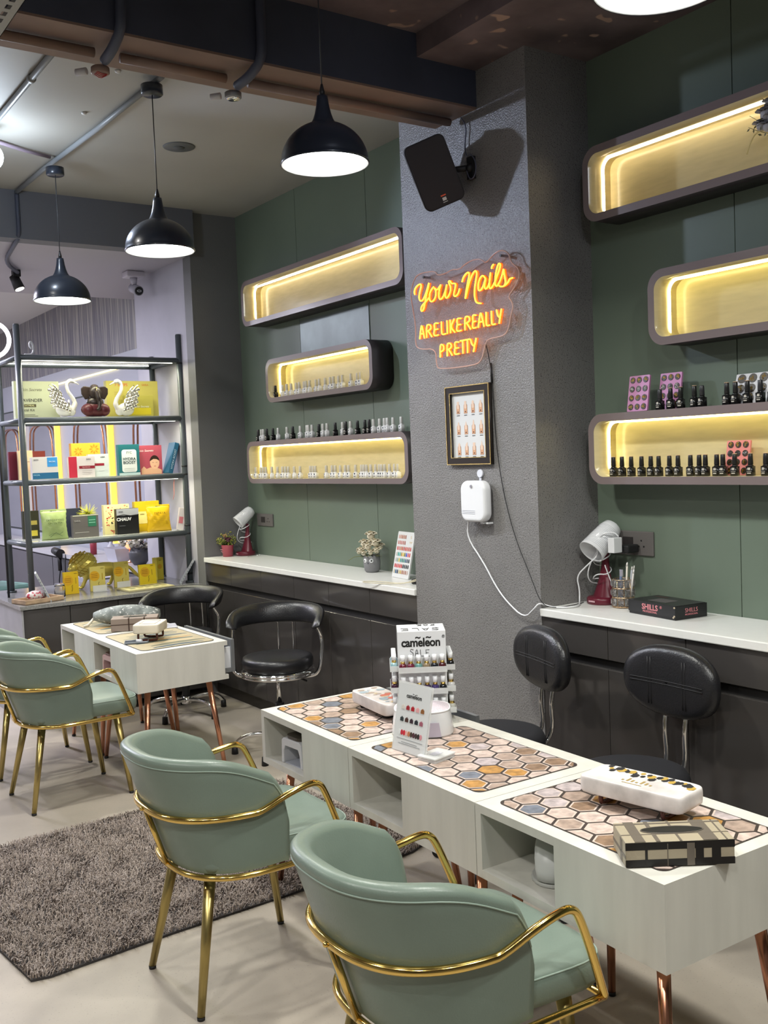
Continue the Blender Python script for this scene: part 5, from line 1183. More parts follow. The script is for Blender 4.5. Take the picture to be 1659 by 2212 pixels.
# ================================================================ ARMCHAIRS
def armchair():
    t = empty('armchair', (1.405, 2.975, 0))
    PH = math.radians(104); NS = 44; ex = 0.78
    def plan(phi, z, off=0.0):
        f = (z - 0.42) / 0.38; a = 0.235 + 0.125 * f; b_ = 0.243 + 0.032 * f
        c, s_ = math.cos(phi), math.sin(phi)
        x = -a * math.copysign(abs(c) ** ex, c); y = b_ * math.copysign(abs(s_) ** ex, s_)
        # front wings run forward instead of closing
        if abs(phi) > PI / 2: x = abs(phi) - PI / 2; x = x * 0.24; y = b_ * math.copysign(1, phi)
        nx, ny = -c / a, s_ / b_
        if abs(phi) > PI / 2: nx, ny = 0, math.copysign(1, phi)
        l = math.hypot(nx, ny); nx /= l; ny /= l
        return V((x - 0.005 - nx * off, y - ny * off, z))
    def ztop(s_):
        return 0.815 - 0.035 * s_ ** 2 - 0.15 * max(0, (abs(s_) - 0.52) / 0.48) ** 2.8 - 0.06 * max(0, (abs(s_) - .93) / .07) ** 2
    rows = []
    for i in range(NS + 1):
        s_ = -1 + 2 * i / NS; phi = s_ * PH; zt = ztop(s_); th = 0.052 * (1 - abs(s_) ** 12 * 0.75)
        prof = [(0.435 + (zt - 0.02 - 0.435) * k / 8, 0.0) for k in range(9)]
        r_ = th / 2
        prof += [(zt - 0.02 + 0.020 * math.sin(PI * k / 6), r_ - r_ * math.cos(PI * k / 6)) for k in range(1, 6)]
        prof += [(zt - 0.02 - (zt - 0.02 - 0.47) * k / 5, th + 0.012 * math.sin(PI * k / 5)) for k in range(6)]
        rows.append([plan(phi, z, off) for z, off in prof])
    b = B().grid(rows)
    for rw in (rows[0], rows[-1]): b.add(rw, [list(range(len(rw)))], 0, True)
    sh_ = b.out('backrest', MINT, t)
    seam = [plan((-1 + 2 * i / 60) * PH * 0.97, ztop(-0.97 + 1.94 * i / 60) - 0.030, -0.0008) for i in range(61)]
    B().tube(seam, 0.0022, 6).out('piping', MINTP, sh_)
    # seat
    rows = []
    for z, s_ in ((0.432, 0.94), (0.437, 0.98), (0.455, 1.0), (0.485, 1.0), (0.502, 0.985), (0.511, 0.95), (0.516, 0.85), (0.520, 0.6), (0.522, 0.3), (0.5225, 0.02)):
        row_ = []
        for k in range(40):
            a = 2 * PI * k / 40; e = 0.36
            x = math.copysign(abs(math.cos(a)) ** e, math.cos(a)); y = math.copysign(abs(math.sin(a)) ** e, math.sin(a))
            hx = 0.268; wy = 0.222 + 0.028 * max(0, x)
            row_.append(V((0.048 + hx * x * s_, wy * y * s_, z)))
        rows.append(row_)
    b = B().grid(rows, cu=True); b.add(rows[0], [list(range(40))]); st = b.out('seat', MINT, t)
    B().tube([p + V((0, 0, 0.0)) for p in rows[4]], 0.0022, 6, closed=True).out('piping', MINTP, st)
    # gold rail
    def rail(zf, phs, off): return [plan(p, z, off) for p, z in zip(phs, zf)]
    half = [V((0.255, 0.262, 0.425)), V((0.215, 0.270, 0.535)), V((0.170, 0.276, 0.645)), V((0.150, 0.278, 0.668)), V((0.12, 0.279, 0.674)), V((0.04, 0.282, 0.660))]
    mid = [plan(math.radians(85 - 5 * k), 0.655 - 0.035 * min(1, k / 9), -0.012) for k in range(35)]
    other = [V((p.x, -p.y, p.z)) for p in half[::-1]]
    B().tube(half + mid + other, 0.0105, 12, smooth=2).out('arm_rail', GOLD, t)
    fr_ = [V((0.255, 0.262, 0.425))] + [V((0.05, 0.257, 0.425))] + [plan(math.radians(88 - 8 * k), 0.425, -0.012) for k in range(23)] + [V((0.05, -0.257, 0.425)), V((0.255, -0.262, 0.425))]
    B().tube(fr_, 0.0095, 10, smooth=1).tube([(0.255, -0.262, 0.425), (0.255, 0.262, 0.425)], 0.008, 10).out('seat_frame', GOLD, t)
    B().tube([plan(0, 0.622, -0.012), plan(0, 0.425, -0.014)], 0.009, 10).out('rear_strut', GOLD, t)
    B().ball(plan(0, 0.622, -0.023), 0.007, 10).out('rivet', GOLD, t)
    for (tx, ty, fx, fy) in ((0.19, 0.19, 0.245, 0.205), (0.19, -0.19, 0.245, -0.205), (-0.165, 0.13, -0.25, 0.197), (-0.165, -0.13, -0.25, -0.197)):
        l = B().cone((tx, ty, 0.43), (fx, fy, 0.010), 0.0195, 0.012, 18).out('leg', BRASS, t)
        B().cone((fx, fy, 0.0105), (fx, fy, 0.0005), 0.0125, 0.012, 16).out('foot_cap', BLK, l)
    return t
ac = armchair()
GRP = 'mint leather armchairs with gold frames'
tag(ac, 'mint leather armchair with gold frame, second nearest, standing partly on the rug', 'armchair', GRP)
dup(ac, (1.405, 1.855, 0), -0.03, 'mint leather armchair with gold frame nearest the camera, cut by the bottom edge', GRP)
dup(ac, (1.495, 5.155, 0), 0.02, 'mint leather armchair at the nearer table of the far pair', GRP)
dup(ac, (1.50, 5.83, 0), 0.02, 'mint leather armchair at the farther table of the far pair, half hidden', GRP)
dup(ac, (0.60, 6.75, 0), 0.3, 'mint leather armchair at the left photo edge, only its rim showing', GRP)

# ================================================================ SALON STOOLS
def star_base(t, h, r_, m_=CHROME, casters=True, n=5, a0=0.3):
    B().cone((0, 0, 0.10), (0, 0, h * 0.62), 0.026, n=18).out('column_cover', BLK, t)
    B().cone((0, 0, h * 0.62), (0, 0, h), 0.014, n=14).out('gas_lift', CHROME, t)
    B().lathe([(0.0, 0.07), (0.03, 0.07), (0.036, 0.09), (0.03, 0.12), (0.0, 0.12)], n=18).out('hub', m_, t)
    for k in range(n):
        a = a0 + 2 * PI * k / n; c, s_ = math.cos(a), math.sin(a)
        l = B().tube([(0.02 * c, 0.02 * s_, 0.10), (r_ * .5 * c, r_ * .5 * s_, 0.112), (r_ * .85 * c, r_ * .85 * s_, 0.095), (r_ * c, r_ * s_, 0.045)], 0.0125, 10, smooth=2).out('base_leg', m_, t)
        if casters:
            b = B()
            for d in (-0.012, 0.012): b.cone((r_ * c - s_ * (d - .008), r_ * s_ + c * (d - .008), 0.024), (r_ * c - s_ * (d + .008), r_ * s_ + c * (d + .008), 0.024), 0.0235, n=16)
            b.out('caster', BLK, l)
        else: B().cone((r_ * c, r_ * s_, 0.048), (r_ * c, r_ * s_, 0.0005), 0.017, 0.02, 14).out('glide', BLK, l)
def salon_chair():
    t = empty('salon_chair', (2.69, 5.07, 0), 0)
    H = 0.565; R_ = 0.205      # faces -x
    B().lathe([(0.0, H - .075), (R_ * .92, H - .075), (R_, H - .06), (R_ * 1.01, H - .03), (R_ * .97, H - .006), (R_ * .85, H), (0.0, H + .004)], n=44).out('seat', BLKL, t)
    b = B()
    for z in (H - .105, H - .088): b.tube([(R_ * 1.01 * math.cos(a), R_ * 1.01 * math.sin(a), z) for a in [i * PI / 20 for i in range(40)]], 0.0085, 8, closed=True)
    b.lathe([(0.0, H - .10), (R_ * .98, H - .10), (R_ * .98, H - .08), (0.0, H - .08)], n=40).out('seat_rings', CHROME, t)
    for s_ in (-1, 1):
        B().tube([(-0.02, s_ * 0.06, H - .115), (-0.04, s_ * 0.20, H - .118), (-0.04, s_ * 0.255, H - .09), (-0.02, s_ * 0.268, H + .02), (0.0, s_ * 0.265, H + .10), (-0.02, s_ * 0.255, H + .14), (-0.05, s_ * 0.245, H + .175)], 0.0125, 12, smooth=2).out('arm_tube', CHROME, t)
    for s_ in (-1, 1):
        B().tube([(0.15, s_ * .045, H - .11), (0.235, s_ * .045, H - .10), (0.245, s_ * .045, H), (0.235, s_ * .045, H + .16)], 0.006, 8, smooth=2).out('back_rod', CHROME, t)
    # padded horseshoe back
    rows = []
    for i in range(27):
        s_ = -1 + 2 * i / 26; ph = s_ * math.radians(112); R2 = 0.250
        x = 0.235 * math.cos(ph) if abs(ph) < PI / 2 else -(abs(ph) - PI / 2) * 0.24; y = R2 * math.sin(ph) if abs(ph) < PI / 2 else R2 * math.copysign(1, ph)
        hh = 0.040 * (1 - abs(s_) ** 3) + 0.020; th = 0.030 - 0.006 * abs(s_); zc = H + 0.205 + 0.012 * (1 - s_ * s_) - 0.03 * abs(s_) ** 4
        n_ = V((math.cos(ph), math.sin(ph), 0)) if abs(ph) < PI / 2 else V((0, math.copysign(1, ph), 0))
        e_ = min(1.0, (1 - abs(s_)) * 12 + 0.3)
        rows.append([V((x, y, zc)) + n_ * th * e_ * math.cos(2 * PI * k / 16) + V((0, 0, 1)) * (hh * e_ * math.copysign(abs(math.sin(2 * PI * k / 16)) ** .8, math.sin(2 * PI * k / 16))) + n_ * 0.02 * math.sin(2 * PI * k / 16) for k in range(16)])
    b = B().grid(rows, cu=True); b.add(rows[0], [list(range(16))]); b.add(rows[-1], [list(range(16))]); b.out('backrest', BLKL, t)
    B().tube([(0.02, -0.04, H - .13), (0.0, -0.12, H - .135), (-0.02, -0.17, H - .15)], 0.006, 8).out('height_lever', BLK, t)
    star_base(t, H - .10, 0.27, CHROME, False, 5, 0.5)
    return t
sc = salon_chair()
tag(sc, 'black round salon chair with chrome arms, nearer one of two by the far cabinet', 'salon chair', 'black salon chairs with chrome arms')
sc.rotation_euler = (0, 0, 0.85)
dup(sc, (2.62, 6.27, 0), 0.75, 'black round salon chair with chrome arms, farther one in the corner', 'black salon chairs with chrome arms')
def stool(loc, rz, label):
    # faces -x locally
    t = empty('stool_with_back', loc, rz, label, 'stool', 'black stools with oval backs')
    H = 0.54; R_ = 0.20
    B().lathe([(0.0, H - .085), (R_ * .9, H - .085), (R_, H - .07), (R_ * 1.02, H - .03), (R_ * .96, H - .006), (R_ * .8, H + .004), (0.0, H + .008)], n=44).out('seat', BLKL if False else BLKF, t)
    zc = H + 0.278
    n_ = 44; rows = []
    pf = [(-.0385, .02), (-.0382, .35), (-.037, .62), (-.034, .80), (-.027, .91), (-.012, .985), (.008, 1.0), (.024, .95), (.034, .84), (.038, .5), (.038, .02)]
    for dx, s_ in pf:
        rows.append([V((0.235 + dx - 0.42 * (math.sin(2 * PI * k / n_) * .21 * s_) ** 2, 0.216 * s_ * math.copysign(abs(math.sin(2 * PI * k / n_)) ** .85, math.sin(2 * PI * k / n_)), zc + 0.134 * s_ * math.copysign(abs(math.cos(2 * PI * k / n_)) ** .85, math.cos(2 * PI * k / n_)))) for k in range(n_)])
    bk = B().grid(rows, cu=True).out('backrest', BLKL, t)
    sm = B()
    def xx(y, z=0):
        r_ = math.hypot(y / .21, z / .134); return 0.235 - .0385 + .0045 * r_ ** 3 - 0.42 * y * y
    for dz in (-0.006, 0.006): sm.tube([(xx(y, dz), y, zc + dz) for y in [-.165 + i * .033 for i in range(11)]], 0.0017, 5)
    for y in (-.085, -.072, .072, .085): sm.tube([(xx(y, z), y, zc + z) for z in (-.088, -.05, 0, .05, .088)], 0.0017, 5)
    sm.out('seam_piping', BLK, bk)
    for s_ in (-1, 1):
        B().tube([(0.10, s_ * .04, H - .09), (0.20, s_ * .04, H - .085), (0.245, s_ * .042, H - .02), (0.235, s_ * .045, H + .09), (0.25, s_ * .047, H + .17), (0.262, s_ * .047, zc - .04)], 0.0095, 10, smooth=2).out('back_rod', CHROME, t)
    star_base(t, H - .085, 0.26, CHROME, True, 5, 0.1)
stool((2.65, 3.11, 0), -0.25, 'black stool with a round-looking turned backrest beside the speckled pillar')
stool((2.68, 2.41, 0), 0.0, 'black stool with a wide oval backrest in front of the right cabinet')

# ================================================================ RUG
t = empty('shaggy_rug', (1.5, 3.9, 0.0005), 0, 'shaggy grey-brown rug under the near chairs', 'rug')
RP = [(0.765, 3.65), (0.80, 3.34), (0.86, 3.325), (1.3, 3.352), (1.818, 3.361), (2.40, 3.385), (2.48, 3.42), (2.46, 4.0), (2.42, 4.56), (2.35, 4.60), (1.677, 4.645), (0.98, 4.61), (0.80, 4.58), (0.76, 4.2)]
pp = [(a - 1.5, b_ - 3.9) for a, b_ in RP]
B().poly(pp, (0, 0, 0.008), (0, 0, 0), (1, 0, 0), (0, 1, 0)).out('rug_backing', mat('rug_backing', (0.045, 0.04, 0.04), 0.8), t)
def inside(x, y):
    c = False; j = len(pp) - 1
    for i in range(len(pp)):
        if (pp[i][1] > y) != (pp[j][1] > y) and x < (pp[j][0] - pp[i][0]) * (y - pp[i][1]) / (pp[j][1] - pp[i][1]) + pp[i][0]: c = not c
        j = i
    return c
vs = []; fs = []; rnd = random.Random(4); k = 0
RUGM = [mat('rug_pile_a', (0.34, 0.28, 0.24), 0.85), mat('rug_pile_b', (0.20, 0.16, 0.138), 0.85), mat('rug_pile_c', (0.42, 0.36, 0.33), 0.85)]
b = B()
while k < 52000:
    x = rnd.uniform(-.75, 1.0); y = rnd.uniform(-.6, .76)
    if not inside(x, y): continue
    k += 1
    nv = noise.noise(V((x * 9, y * 9, 0))); a = nv * 4 + rnd.uniform(-2.2, 2.2); L_ = rnd.uniform(0.018, 0.034)
    dx, dy = math.cos(a) * L_ * .7, math.sin(a) * L_ * .7; w_ = 0.0016; px, py = -math.sin(a) * w_, math.cos(a) * w_
    h1 = 0.012 + rnd.uniform(.006, .014); h2 = h1 + rnd.uniform(-.004, .008)
    i0 = len(b.v)
    b.v += [(x - px, y - py, .007), (x + px, y + py, .007), (x + dx * .5 + px, y + dy * .5 + py, h1), (x + dx * .5 - px, y + dy * .5 - py, h1), (x + dx, y + dy, h2)]
    b.f += [[i0, i0 + 1, i0 + 2, i0 + 3], [i0 + 3, i0 + 2, i0 + 4]]
    mi = 0 if rnd.random() < .5 else (1 if rnd.random() < .55 else 2); b.m += [mi, mi]; b.sm += [False, False]
pile = b.out('pile', RUGM, t, recalc=False); pile['kind'] = 'stuff'

# ================================================================ OPEN RACK
RX0, RX1, RY0, RY1 = 1.828, 2.985, 6.95, 7.49
t = empty('open_rack', (1.828, 6.95, 0.8), 0, 'tall slate-grey open tube rack standing on the low cabinet', 'rack')
W_, D_ = RX1 - RX0, RY1 - RY0
for (x, y, h) in ((0, 0, 1.86), (W_, 0, 1.83), (0, D_, 1.72), (W_, D_, 1.72)):
    B().cone((x, y, 0.010), (x, y, h), 0.021, n=18).lathe([(0.021, h), (0.017, h + .008), (0.0, h + .010)], (x, y, 0), n=18).out('post', RACK, t)
    B().cone((x, y, 0.001), (x, y, 0.012), 0.035, n=18).out('post_foot', RACK, t)
SH = [1.665, 1.240, 0.815, 0.39]
for i, z in enumerate(SH):
    for (a, c) in (((0, 0), (W_, 0)), ((0, D_), (W_, D_)), ((0, 0), (0, D_)), ((W_, 0), (W_, D_))):
        B().cone((a[0], a[1], z - .02), (c[0], c[1], z - .02), 0.0185, n=16).out('rail', RACK, t)
    if i: B().box((0.01, 0.01, z - .004), (W_ - .01, D_ - .01, z + .001)).out('shelf_board', mat('rack_glass_board', (0.55, 0.57, 0.52), 0.1), t)
    else: B().box((0.01, 0.01, z - .004), (W_ - .01, D_ - .01, z + .001)).out('shelf_board', STEEL, t)
    if i < 3:
        B().box((0.03, 0.012, z - .040), (W_ - .05, 0.020, z - .034)).out('light_strip', STRIPC, t)
        B().box((0.03, D_ - .04, z - .016), (W_ - .04, D_ - .03, z - .010)).out('light_strip', STRIPC, t)
        ld = bpy.data.lights.new('rack_light', 'AREA'); ld.shape = 'RECTANGLE'; ld.size = 1.05; ld.size_y = 0.02; ld.energy = 5.5; ld.color = (1.0, 0.97, 0.72)
        lo = bpy.data.objects.new('rack_light', ld); COL.objects.link(lo); lo.parent = t; lo.location = (W_ / 2, 0.03, z - .045)
for (x, z) in ((W_, 0.36), (W_, 0.42), (W_, 0.80), (W_, 0.86), (W_, 1.62), (W_, 0.06)):
    B().cone((x, 0, z), (x, 0, z + 0.012), 0.0225, n=18).out('black_tape', BLK, t)
B().tube([(W_ - .04, .1, 0.79), (W_ - .05, .1, 0.74), (W_ - .06, .08, 0.66), (W_ - .07, .08, 0.62)], 0.0018, 5).out('loose_wire', cm('b85848'), t)
B().tube([(W_ - .03, .03, 0.37), (W_ + 0.01, .03, .30), (W_ - .02, .03, .22), (W_ + .012, .03, .12), (W_ - .05, .03, .02)], 0.0018, 5, smooth=1).out('loose_wire', cm('c8c8c0'), t)

def carton(name, x, y, z, w, d, h, col, label, cat='box', rz=0.0, lean=0.0, decor=None, mm=None):
    t = empty(name, (x, y, z + 0.0008), 0, label, cat); t.rotation_euler = (-lean, 0, rz)
    B().box((-w / 2, 0, 0), (w / 2, d, h)).out('carton_body', mm or cm(col), t, bevel=0.001)
    if decor: decor(t, w, h)
    return t
def R_(t, name, x0, x1, z0, z1, col, k=1, ro=0.45): B().box((x0, -0.0006 * k - .0003, z0), (x1, -0.0002, z1)).out(name, cm(col, ro), t)
def T_(t, name, s, size, x, z, col, k=1, **kw): text(name, s, size, (x, -0.0006 * k - .0008, z), (1, 0, 0), (0, 0, 1), cm(col), t, **kw)
Z1 = 0.8 + SH[1]; Z2 = 0.8 + SH[2]; Z3 = 0.8 + SH[3]; Z0 = 0.80
def d_lav(t, w, h):
    T_(t, 'lettering', 'LAVENDER', 0.031, -.040, .13, '303030'); R_(t, 'label_band', -.11, -.01, .083, .104, '55503a'); T_(t, 'band_lettering', 'OATMEAL', 0.017, -.06, .094, 'd8d8a0', 2)
    T_(t, 'small_lettering', 'Facial Kit', 0.026, -.07, .062, '303030'); T_(t, 'logo_script', 'Skin Secrets', 0.030, -.04, .205, '707060', shear=.3); R_(t, 'fine_print', -.11, -.02, .028, .032, '606058'); R_(t, 'fine_print', -.11, .0, .018, .022, '606058')
carton('product_box', 2.01, 7.20, Z1, .31, .05, .265, 'b8bda0', 'pale green lavender facial kit box on the upper rack shelf', decor=d_lav)
def d_7(t, w, h):
    T_(t, 'lettering', '7 STEPS', 0.030, -.085, .245, 'd05030'); T_(t, 'logo_letters', 'SARA', 0.022, .10, .245, 'c07030')
    for k in range(5): R_(t, 'fine_print', -.14, -.07, .19 - k * .014, .193 - k * .014, '9a8840')
carton('product_box', 2.72, 7.23, Z1, .40, .05, .275, 'b8ae58', 'large yellow box behind the right swan on the upper rack shelf', decor=d_7)
carton('product_box', 2.74, 7.16, Z1, .22, .04, .165, 'a8a04a', 'small yellow-grey box in front of the large yellow box', decor=lambda t, w, h: (R_(t, 'diagonal_panel', -.09, .09, .02, .07, 'c8b828'), T_(t, 'lettering', 'Skin Secrets', .022, .02, .08, 'd8d8c8', 2, shear=.3)))

# chrome swans
def swan(x, y, z, face, label):
    t = empty('swan_figurine', (x, y, z + .0008), 0, label, 'figurine', 'silver swan figurines')
    s_ = face
    b = B().ball((0, 0, 0.055), (0.062, 0.038, 0.048), 20).ball((-s_ * .045, 0, 0.045), (0.035, 0.026, 0.036), 14)
    b.tube([(-s_ * .045, 0, .045), (-s_ * .08, 0, .09), (-s_ * .062, 0, .14), (-s_ * .028, 0, .185), (-s_ * .022, 0, .235), (-s_ * .048, 0, .262), (-s_ * .075, 0, .252)], [.024, .019, .015, .013, .012, .011, .014, .015, .013], 12, smooth=2)
    b.cone((-s_ * .072, 0, .252), (-s_ * .112, 0, .232), .009, .002, 10)
    b.out('swan_body', mat('pearl_white', (0.72, 0.70, 0.66), 0.10, coat=0.8), t)
    CHR = mat('mirror_silver', (0.9, 0.88, 0.82), 0.06, 1.0)
    for sy in (-1, 1):
        w = B()
        for r_ in range(6):
            for k in range(5 - r_ // 2):
                px = s_ * (-.02 + k * .020 + r_ * .013); pz = .045 + r_ * .027 + k * .008
                w.ball((px, sy * (.040 + .004 * math.sin(k)), pz), (.015, .006, .012), 8, M=Matrix.Rotation(s_ * -.7, 3, 'Y'))
        w.tube([(s_ * .03, sy * .04, .16), (s_ * .07, sy * .042, .215), (s_ * .088, sy * .042, .232)], [.010, .007, .003], 8)
        w.out('wing', CHR, t)
    B().tube([(-s_ * .02, -.039, .06), (-s_ * .02, -.041, .12)], .006, 8).out('beak_band', CHR, t)
swan(2.155, 7.06, Z1, 1 * -1, 'silver-winged swan figurine left of the elephant-headed bust')
swan(2.60, 7.06, Z1, 1, 'silver-winged swan figurine right of the elephant-headed bust')
# elephant-headed bust
t = empty('ganesha_bust', (2.375, 7.06, Z1 + .0008), 0, 'dark elephant-headed deity bust with red robe between the two swans', 'figurine')
DK = mat('dark_bronze', (0.030, 0.020, 0.018), 0.35, noise_s=20, noise_a=.3, bump=.4, bscale=60)
B().ball((0, 0, .055), (.105, .055, .055), 20).ball((-.055, -.02, .05), (.045, .04, .045), 14).ball((.055, -.02, .05), (.045, .04, .045), 14).out('red_robe', mat('red_robe', (0.09, 0.012, 0.018), 0.4), t)
B().ball((0, 0, .105), (.062, .045, .045), 18).ball((0, -.01, .175), (.046, .042, .052), 18).ball((0, 0, .215), (.03, .028, .02), 14).out('head', DK, t)
for s_ in (-1, 1):
    B().poly([(s_ * p[0], p[1]) for p in ((.03, .215), (.075, .222), (.098, .205), (.096, .165), (.07, .125), (.04, .135))], (0, .014, 0), (0, -.01, 0), (1, 0, 0), (0, 0, 1)).out('ear', DK, t, bevel=.005)
B().tube([(0, -.045, .18), (.004, -.062, .14), (.012, -.065, .10), (.005, -.075, .06), (-.012, -.075, .05)], [.019, .017, .014, .012, .010], 12, smooth=2).out('trunk', DK, t)
B().tube([(-.002, -.056, .205), (0, -.066, .15)], .003, 6).ball((0, -.05, .205), .007, 8).out('gold_mark', GOLD, t)

# middle shelf
def face_art(t, w, h, cx, cz, s_, hair):
    b = B()
    b.poly(circ(.032 * s_, 24, cx, cz, .042 * s_), (0, -.0004, 0), (0, -.0008, 0), (1, 0, 0), (0, 0, 1)); b.out('printed_face', cm('e0b090'), t)
    B().poly([(cx + .034 * s_ * math.cos(a), cz + .004 * s_ + .044 * s_ * math.sin(a)) for a in [.15 + i * .24 for i in range(13)]] + [(cx - .026 * s_, cz + .014 * s_), (cx - .008 * s_, cz + .024 * s_), (cx + .014 * s_, cz + .022 * s_)], (0, -.0003, 0), (0, -.0013, 0), (1, 0, 0), (0, 0, 1)).out('printed_hair', cm(hair), t)
    for dx in (-.011, .013): B().box((cx + (dx - .006) * s_, -.0016, cz), (cx + (dx + .006) * s_, -.0012, cz + .0016 * s_)).out('printed_eye', cm('503028'), t)
    B().box((cx - .006 * s_, -.0016, cz - .024 * s_), (cx + .008 * s_, -.0012, cz - .021 * s_)).out('printed_mouth', cm('b04848'), t)
def d_face(t, w, h):
    B().poly(circ(.042, 24, -.0, .115, .062), (0, -.0004, 0), (0, -.0003, 0), (1, 0, 0), (0, 0, 1)).out('printed_face', cm('e6c4a0'), t)
    for dx in (-.016, .018): B().box((dx - .008, -.0012, .125), (dx + .008, -.0007, .128)).out('printed_eye', cm('503828'), t)
    B().box((-.004, -.0012, .085), (.010, -.0007, .088)).out('printed_mouth', cm('a85848'), t)
carton('product_box', 1.905, 7.20, Z2, .10, .03, .205, 'd8c49c', 'cream box with a large pale face print behind the white and blue box', decor=d_face)
carton('product_box', 1.835, 7.25, Z2, .06, .03, .20, '6a1830', 'narrow dark red box at the left end of the middle rack shelf')
carton('product_box', 2.01, 7.26, Z2, .10, .03, .20, '7a2c24', 'rust red box half hidden behind the white and blue box')
def d_blue(t, w, h):
    R_(t, 'blue_lower', -w / 2, w / 2, 0.002, .045, '1c5a80'); R_(t, 'blue_square', .015, .085, .085, .150, '3888c8'); T_(t, 'square_lettering', 'FACIAL', .014, .05, .12, 'd8e8f0', 2); T_(t, 'logo_letters', 'SARA', .014, -.06, .135, '303040'); T_(t, 'lower_lettering', 'FACIAL', .014, -.06, .03, 'a0d0e0', 2)
carton('product_box', 1.995, 7.05, Z2, .178, .05, .155, 'c4c0c0', 'white and blue facial kit box at left of the middle rack shelf', decor=d_blue)
def d_or(t, w, h):
    for (cx, cz, r_) in ((-.055, .185, .026), (.06, .20, .03)):
        for k in range(8):
            a = k * PI / 4; u = V((math.cos(a), 0, math.sin(a))); v_ = V((-math.sin(a), 0, math.cos(a))); c = V((cx, -.0009, cz))
            B().add([c + u * r_ * .3, c + u * r_ * .8 + v_ * r_ * .24, c + u * r_ * 1.3, c + u * r_ * .8 - v_ * r_ * .24], [(0, 1, 2, 3)]).out('flower_print', cm('c87818'), t, recalc=False)
carton('product_box', 2.315, 7.14, Z2, .21, .05, .245, 'e0a030', 'orange flower-patterned box standing behind the red and white boxes', decor=d_or)
def d_red(t, w, h):
    R_(t, 'red_panel', -w / 2, -.035, 0.001, h - .001, 'b82840'); R_(t, 'red_band', -.02, w / 2, .062, .082, '8a2030'); T_(t, 'logo_letters', 'SARA', .014, .05, h - .022, '303030'); T_(t, 'band_lettering', 'REJUVENATE', .010, .03, .072, 'e0c0c0', 2)
    for k in range(3): R_(t, 'fine_print', 0, .06 + k * .006, .022 + k * .012, .024 + k * .012, 'a09a9a')
carton('product_box', 2.245, 7.03, Z2, .185, .045, .150, 'd0c8c8', 'red and white facial kit box in the middle of the rack', decor=d_red)
def d_red2(t, w, h):
    R_(t, 'red_band', -w / 2, .04, .078, .096, '8a2030'); T_(t, 'logo_letters', 'SARA', .014, .03, h - .022, '303030'); R_(t, 'fine_print', .0, .04, .04, .042, 'a09a9a')
carton('product_box', 2.385, 7.085, Z2, .15, .04, .162, 'c0c8c8', 'white box with a red band, right of the red and white one', decor=d_red2)
def d_hyd(t, w, h):
    B().poly(rrect(.112, .165, .018, 5, 0, .105), (0, -.0005, 0), (0, -.0002, 0), (1, 0, 0), (0, 0, 1)).out('white_panel', cm('d4d8d8'), t)
    T_(t, 'lettering', 'HYDRA', .029, 0, .118, '1c3a40', bold=.0004); T_(t, 'lettering_lower', 'BOOST', .029, 0, .092, '1c3a40', bold=.0004); T_(t, 'logo_letters', 'FYC', .024, 0, .165, '708080')
    for k in range(3): R_(t, 'fine_print', -.04, .04, .048 - k * .010, .050 - k * .010, '9aa0a0', 2)
    R_(t, 'pale_foot', -w / 2, w / 2, .001, .018, 'a8bcc0')
carton('product_box', 2.605, 7.06, Z2, .158, .05, .225, '1c6068', 'teal box with a white panel reading HYDRA BOOST', decor=d_hyd)
def d_wom(t, w, h):
    face_art(t, w, h, .035, .085, 1.15, '2a1810')
    B().poly([(-.07, .002), (.088, .002), (.088, .03), (.05, .048), (.0, .05), (-.03, .04), (-.05, .06), (-.07, .04)], (0, -.0003, 0), (0, -.0004, 0), (1, 0, 0), (0, 0, 1)).out('printed_shoulder', cm('d8a888'), t)
    T_(t, 'logo_script', 'Skin Secrets', .024, -.03, .175, 'f0d8d8', shear=.3)
carton('product_box', 2.79, 7.13, Z2, .19, .05, .215, 'a84858', 'rose red box printed with a woman resting her eyes closed', decor=d_wom)
bx = carton('product_box', 2.91, 7.04, Z2, .034, .12, .235, '1c5878', 'narrow blue box leaning on the right post of the rack', decor=lambda t, w, h: text('lettering', 'HYDRA BOOST', .022, (0, -.001, .11), (0, 0, 1), (-1, 0, 0), cm('c0d8e8'), t))
bx.rotation_euler = (0, 0.28, 0)

# lower shelf
def pouch(x, y, z, w, h, col, label, decor=None, lean=.08, rz=0.0):
    t = empty('foil_pouch', (x, y, z + .001), rz, label, 'pouch'); t.rotation_euler = (-lean, 0, rz)
    rows = []
    for i in range(15):
        f = i / 14; zz = h * f; d = .022 * math.sin(PI * min(1, f * 1.02)) ** .7 + .002; ww = w / 2 * (1 - .08 * math.sin(PI * f)) * (1 + .02 * math.sin(i * 3))
        rows.append([V((ww * math.cos(2 * PI * k / 22), -d * math.sin(2 * PI * k / 22) * (1 + .35 * math.sin(k * 2.1 + i * 1.3)), zz)) for k in range(22)])
    b = B().grid(rows, cu=True); b.add(rows[0], [list(range(22))]); b.add(rows[-1], [list(range(22))])
    b.out('pouch_body', mat('pouch_' + col, hexc(col), .3, bump=.5, bscale=18), t)
    B().box((-w * .48, -.0035, h - .004), (w * .48, .0035, h + .008)).out('seal_strip', cm(col), t)
    B().box((-.02, -.0045, h - .0055), (.02, -.0036, h - .001)).out('hang_slot', cm('304020'), t)
    if decor: decor(t, w, h)
def d_gr(t, w, h):
    for k, s_ in enumerate(('DETOXIFYING', 'GREEN TEA')): text('lettering', s_, .019, (0.0, -.034, h * .66 - k * .022), (1, 0, 0), (0, 0, 1), cm('3c5030'), t)
    B().tube([(-.05, -.026, .03), (-.02, -.03, .045), (.02, -.03, .035), (.05, -.026, .05)], .0014, 4).tube([(-.04, -.026, .02), (.0, -.03, .05), (.045, -.026, .02)], .0014, 4).out('leaf_drawing', cm('3c5030'), t)
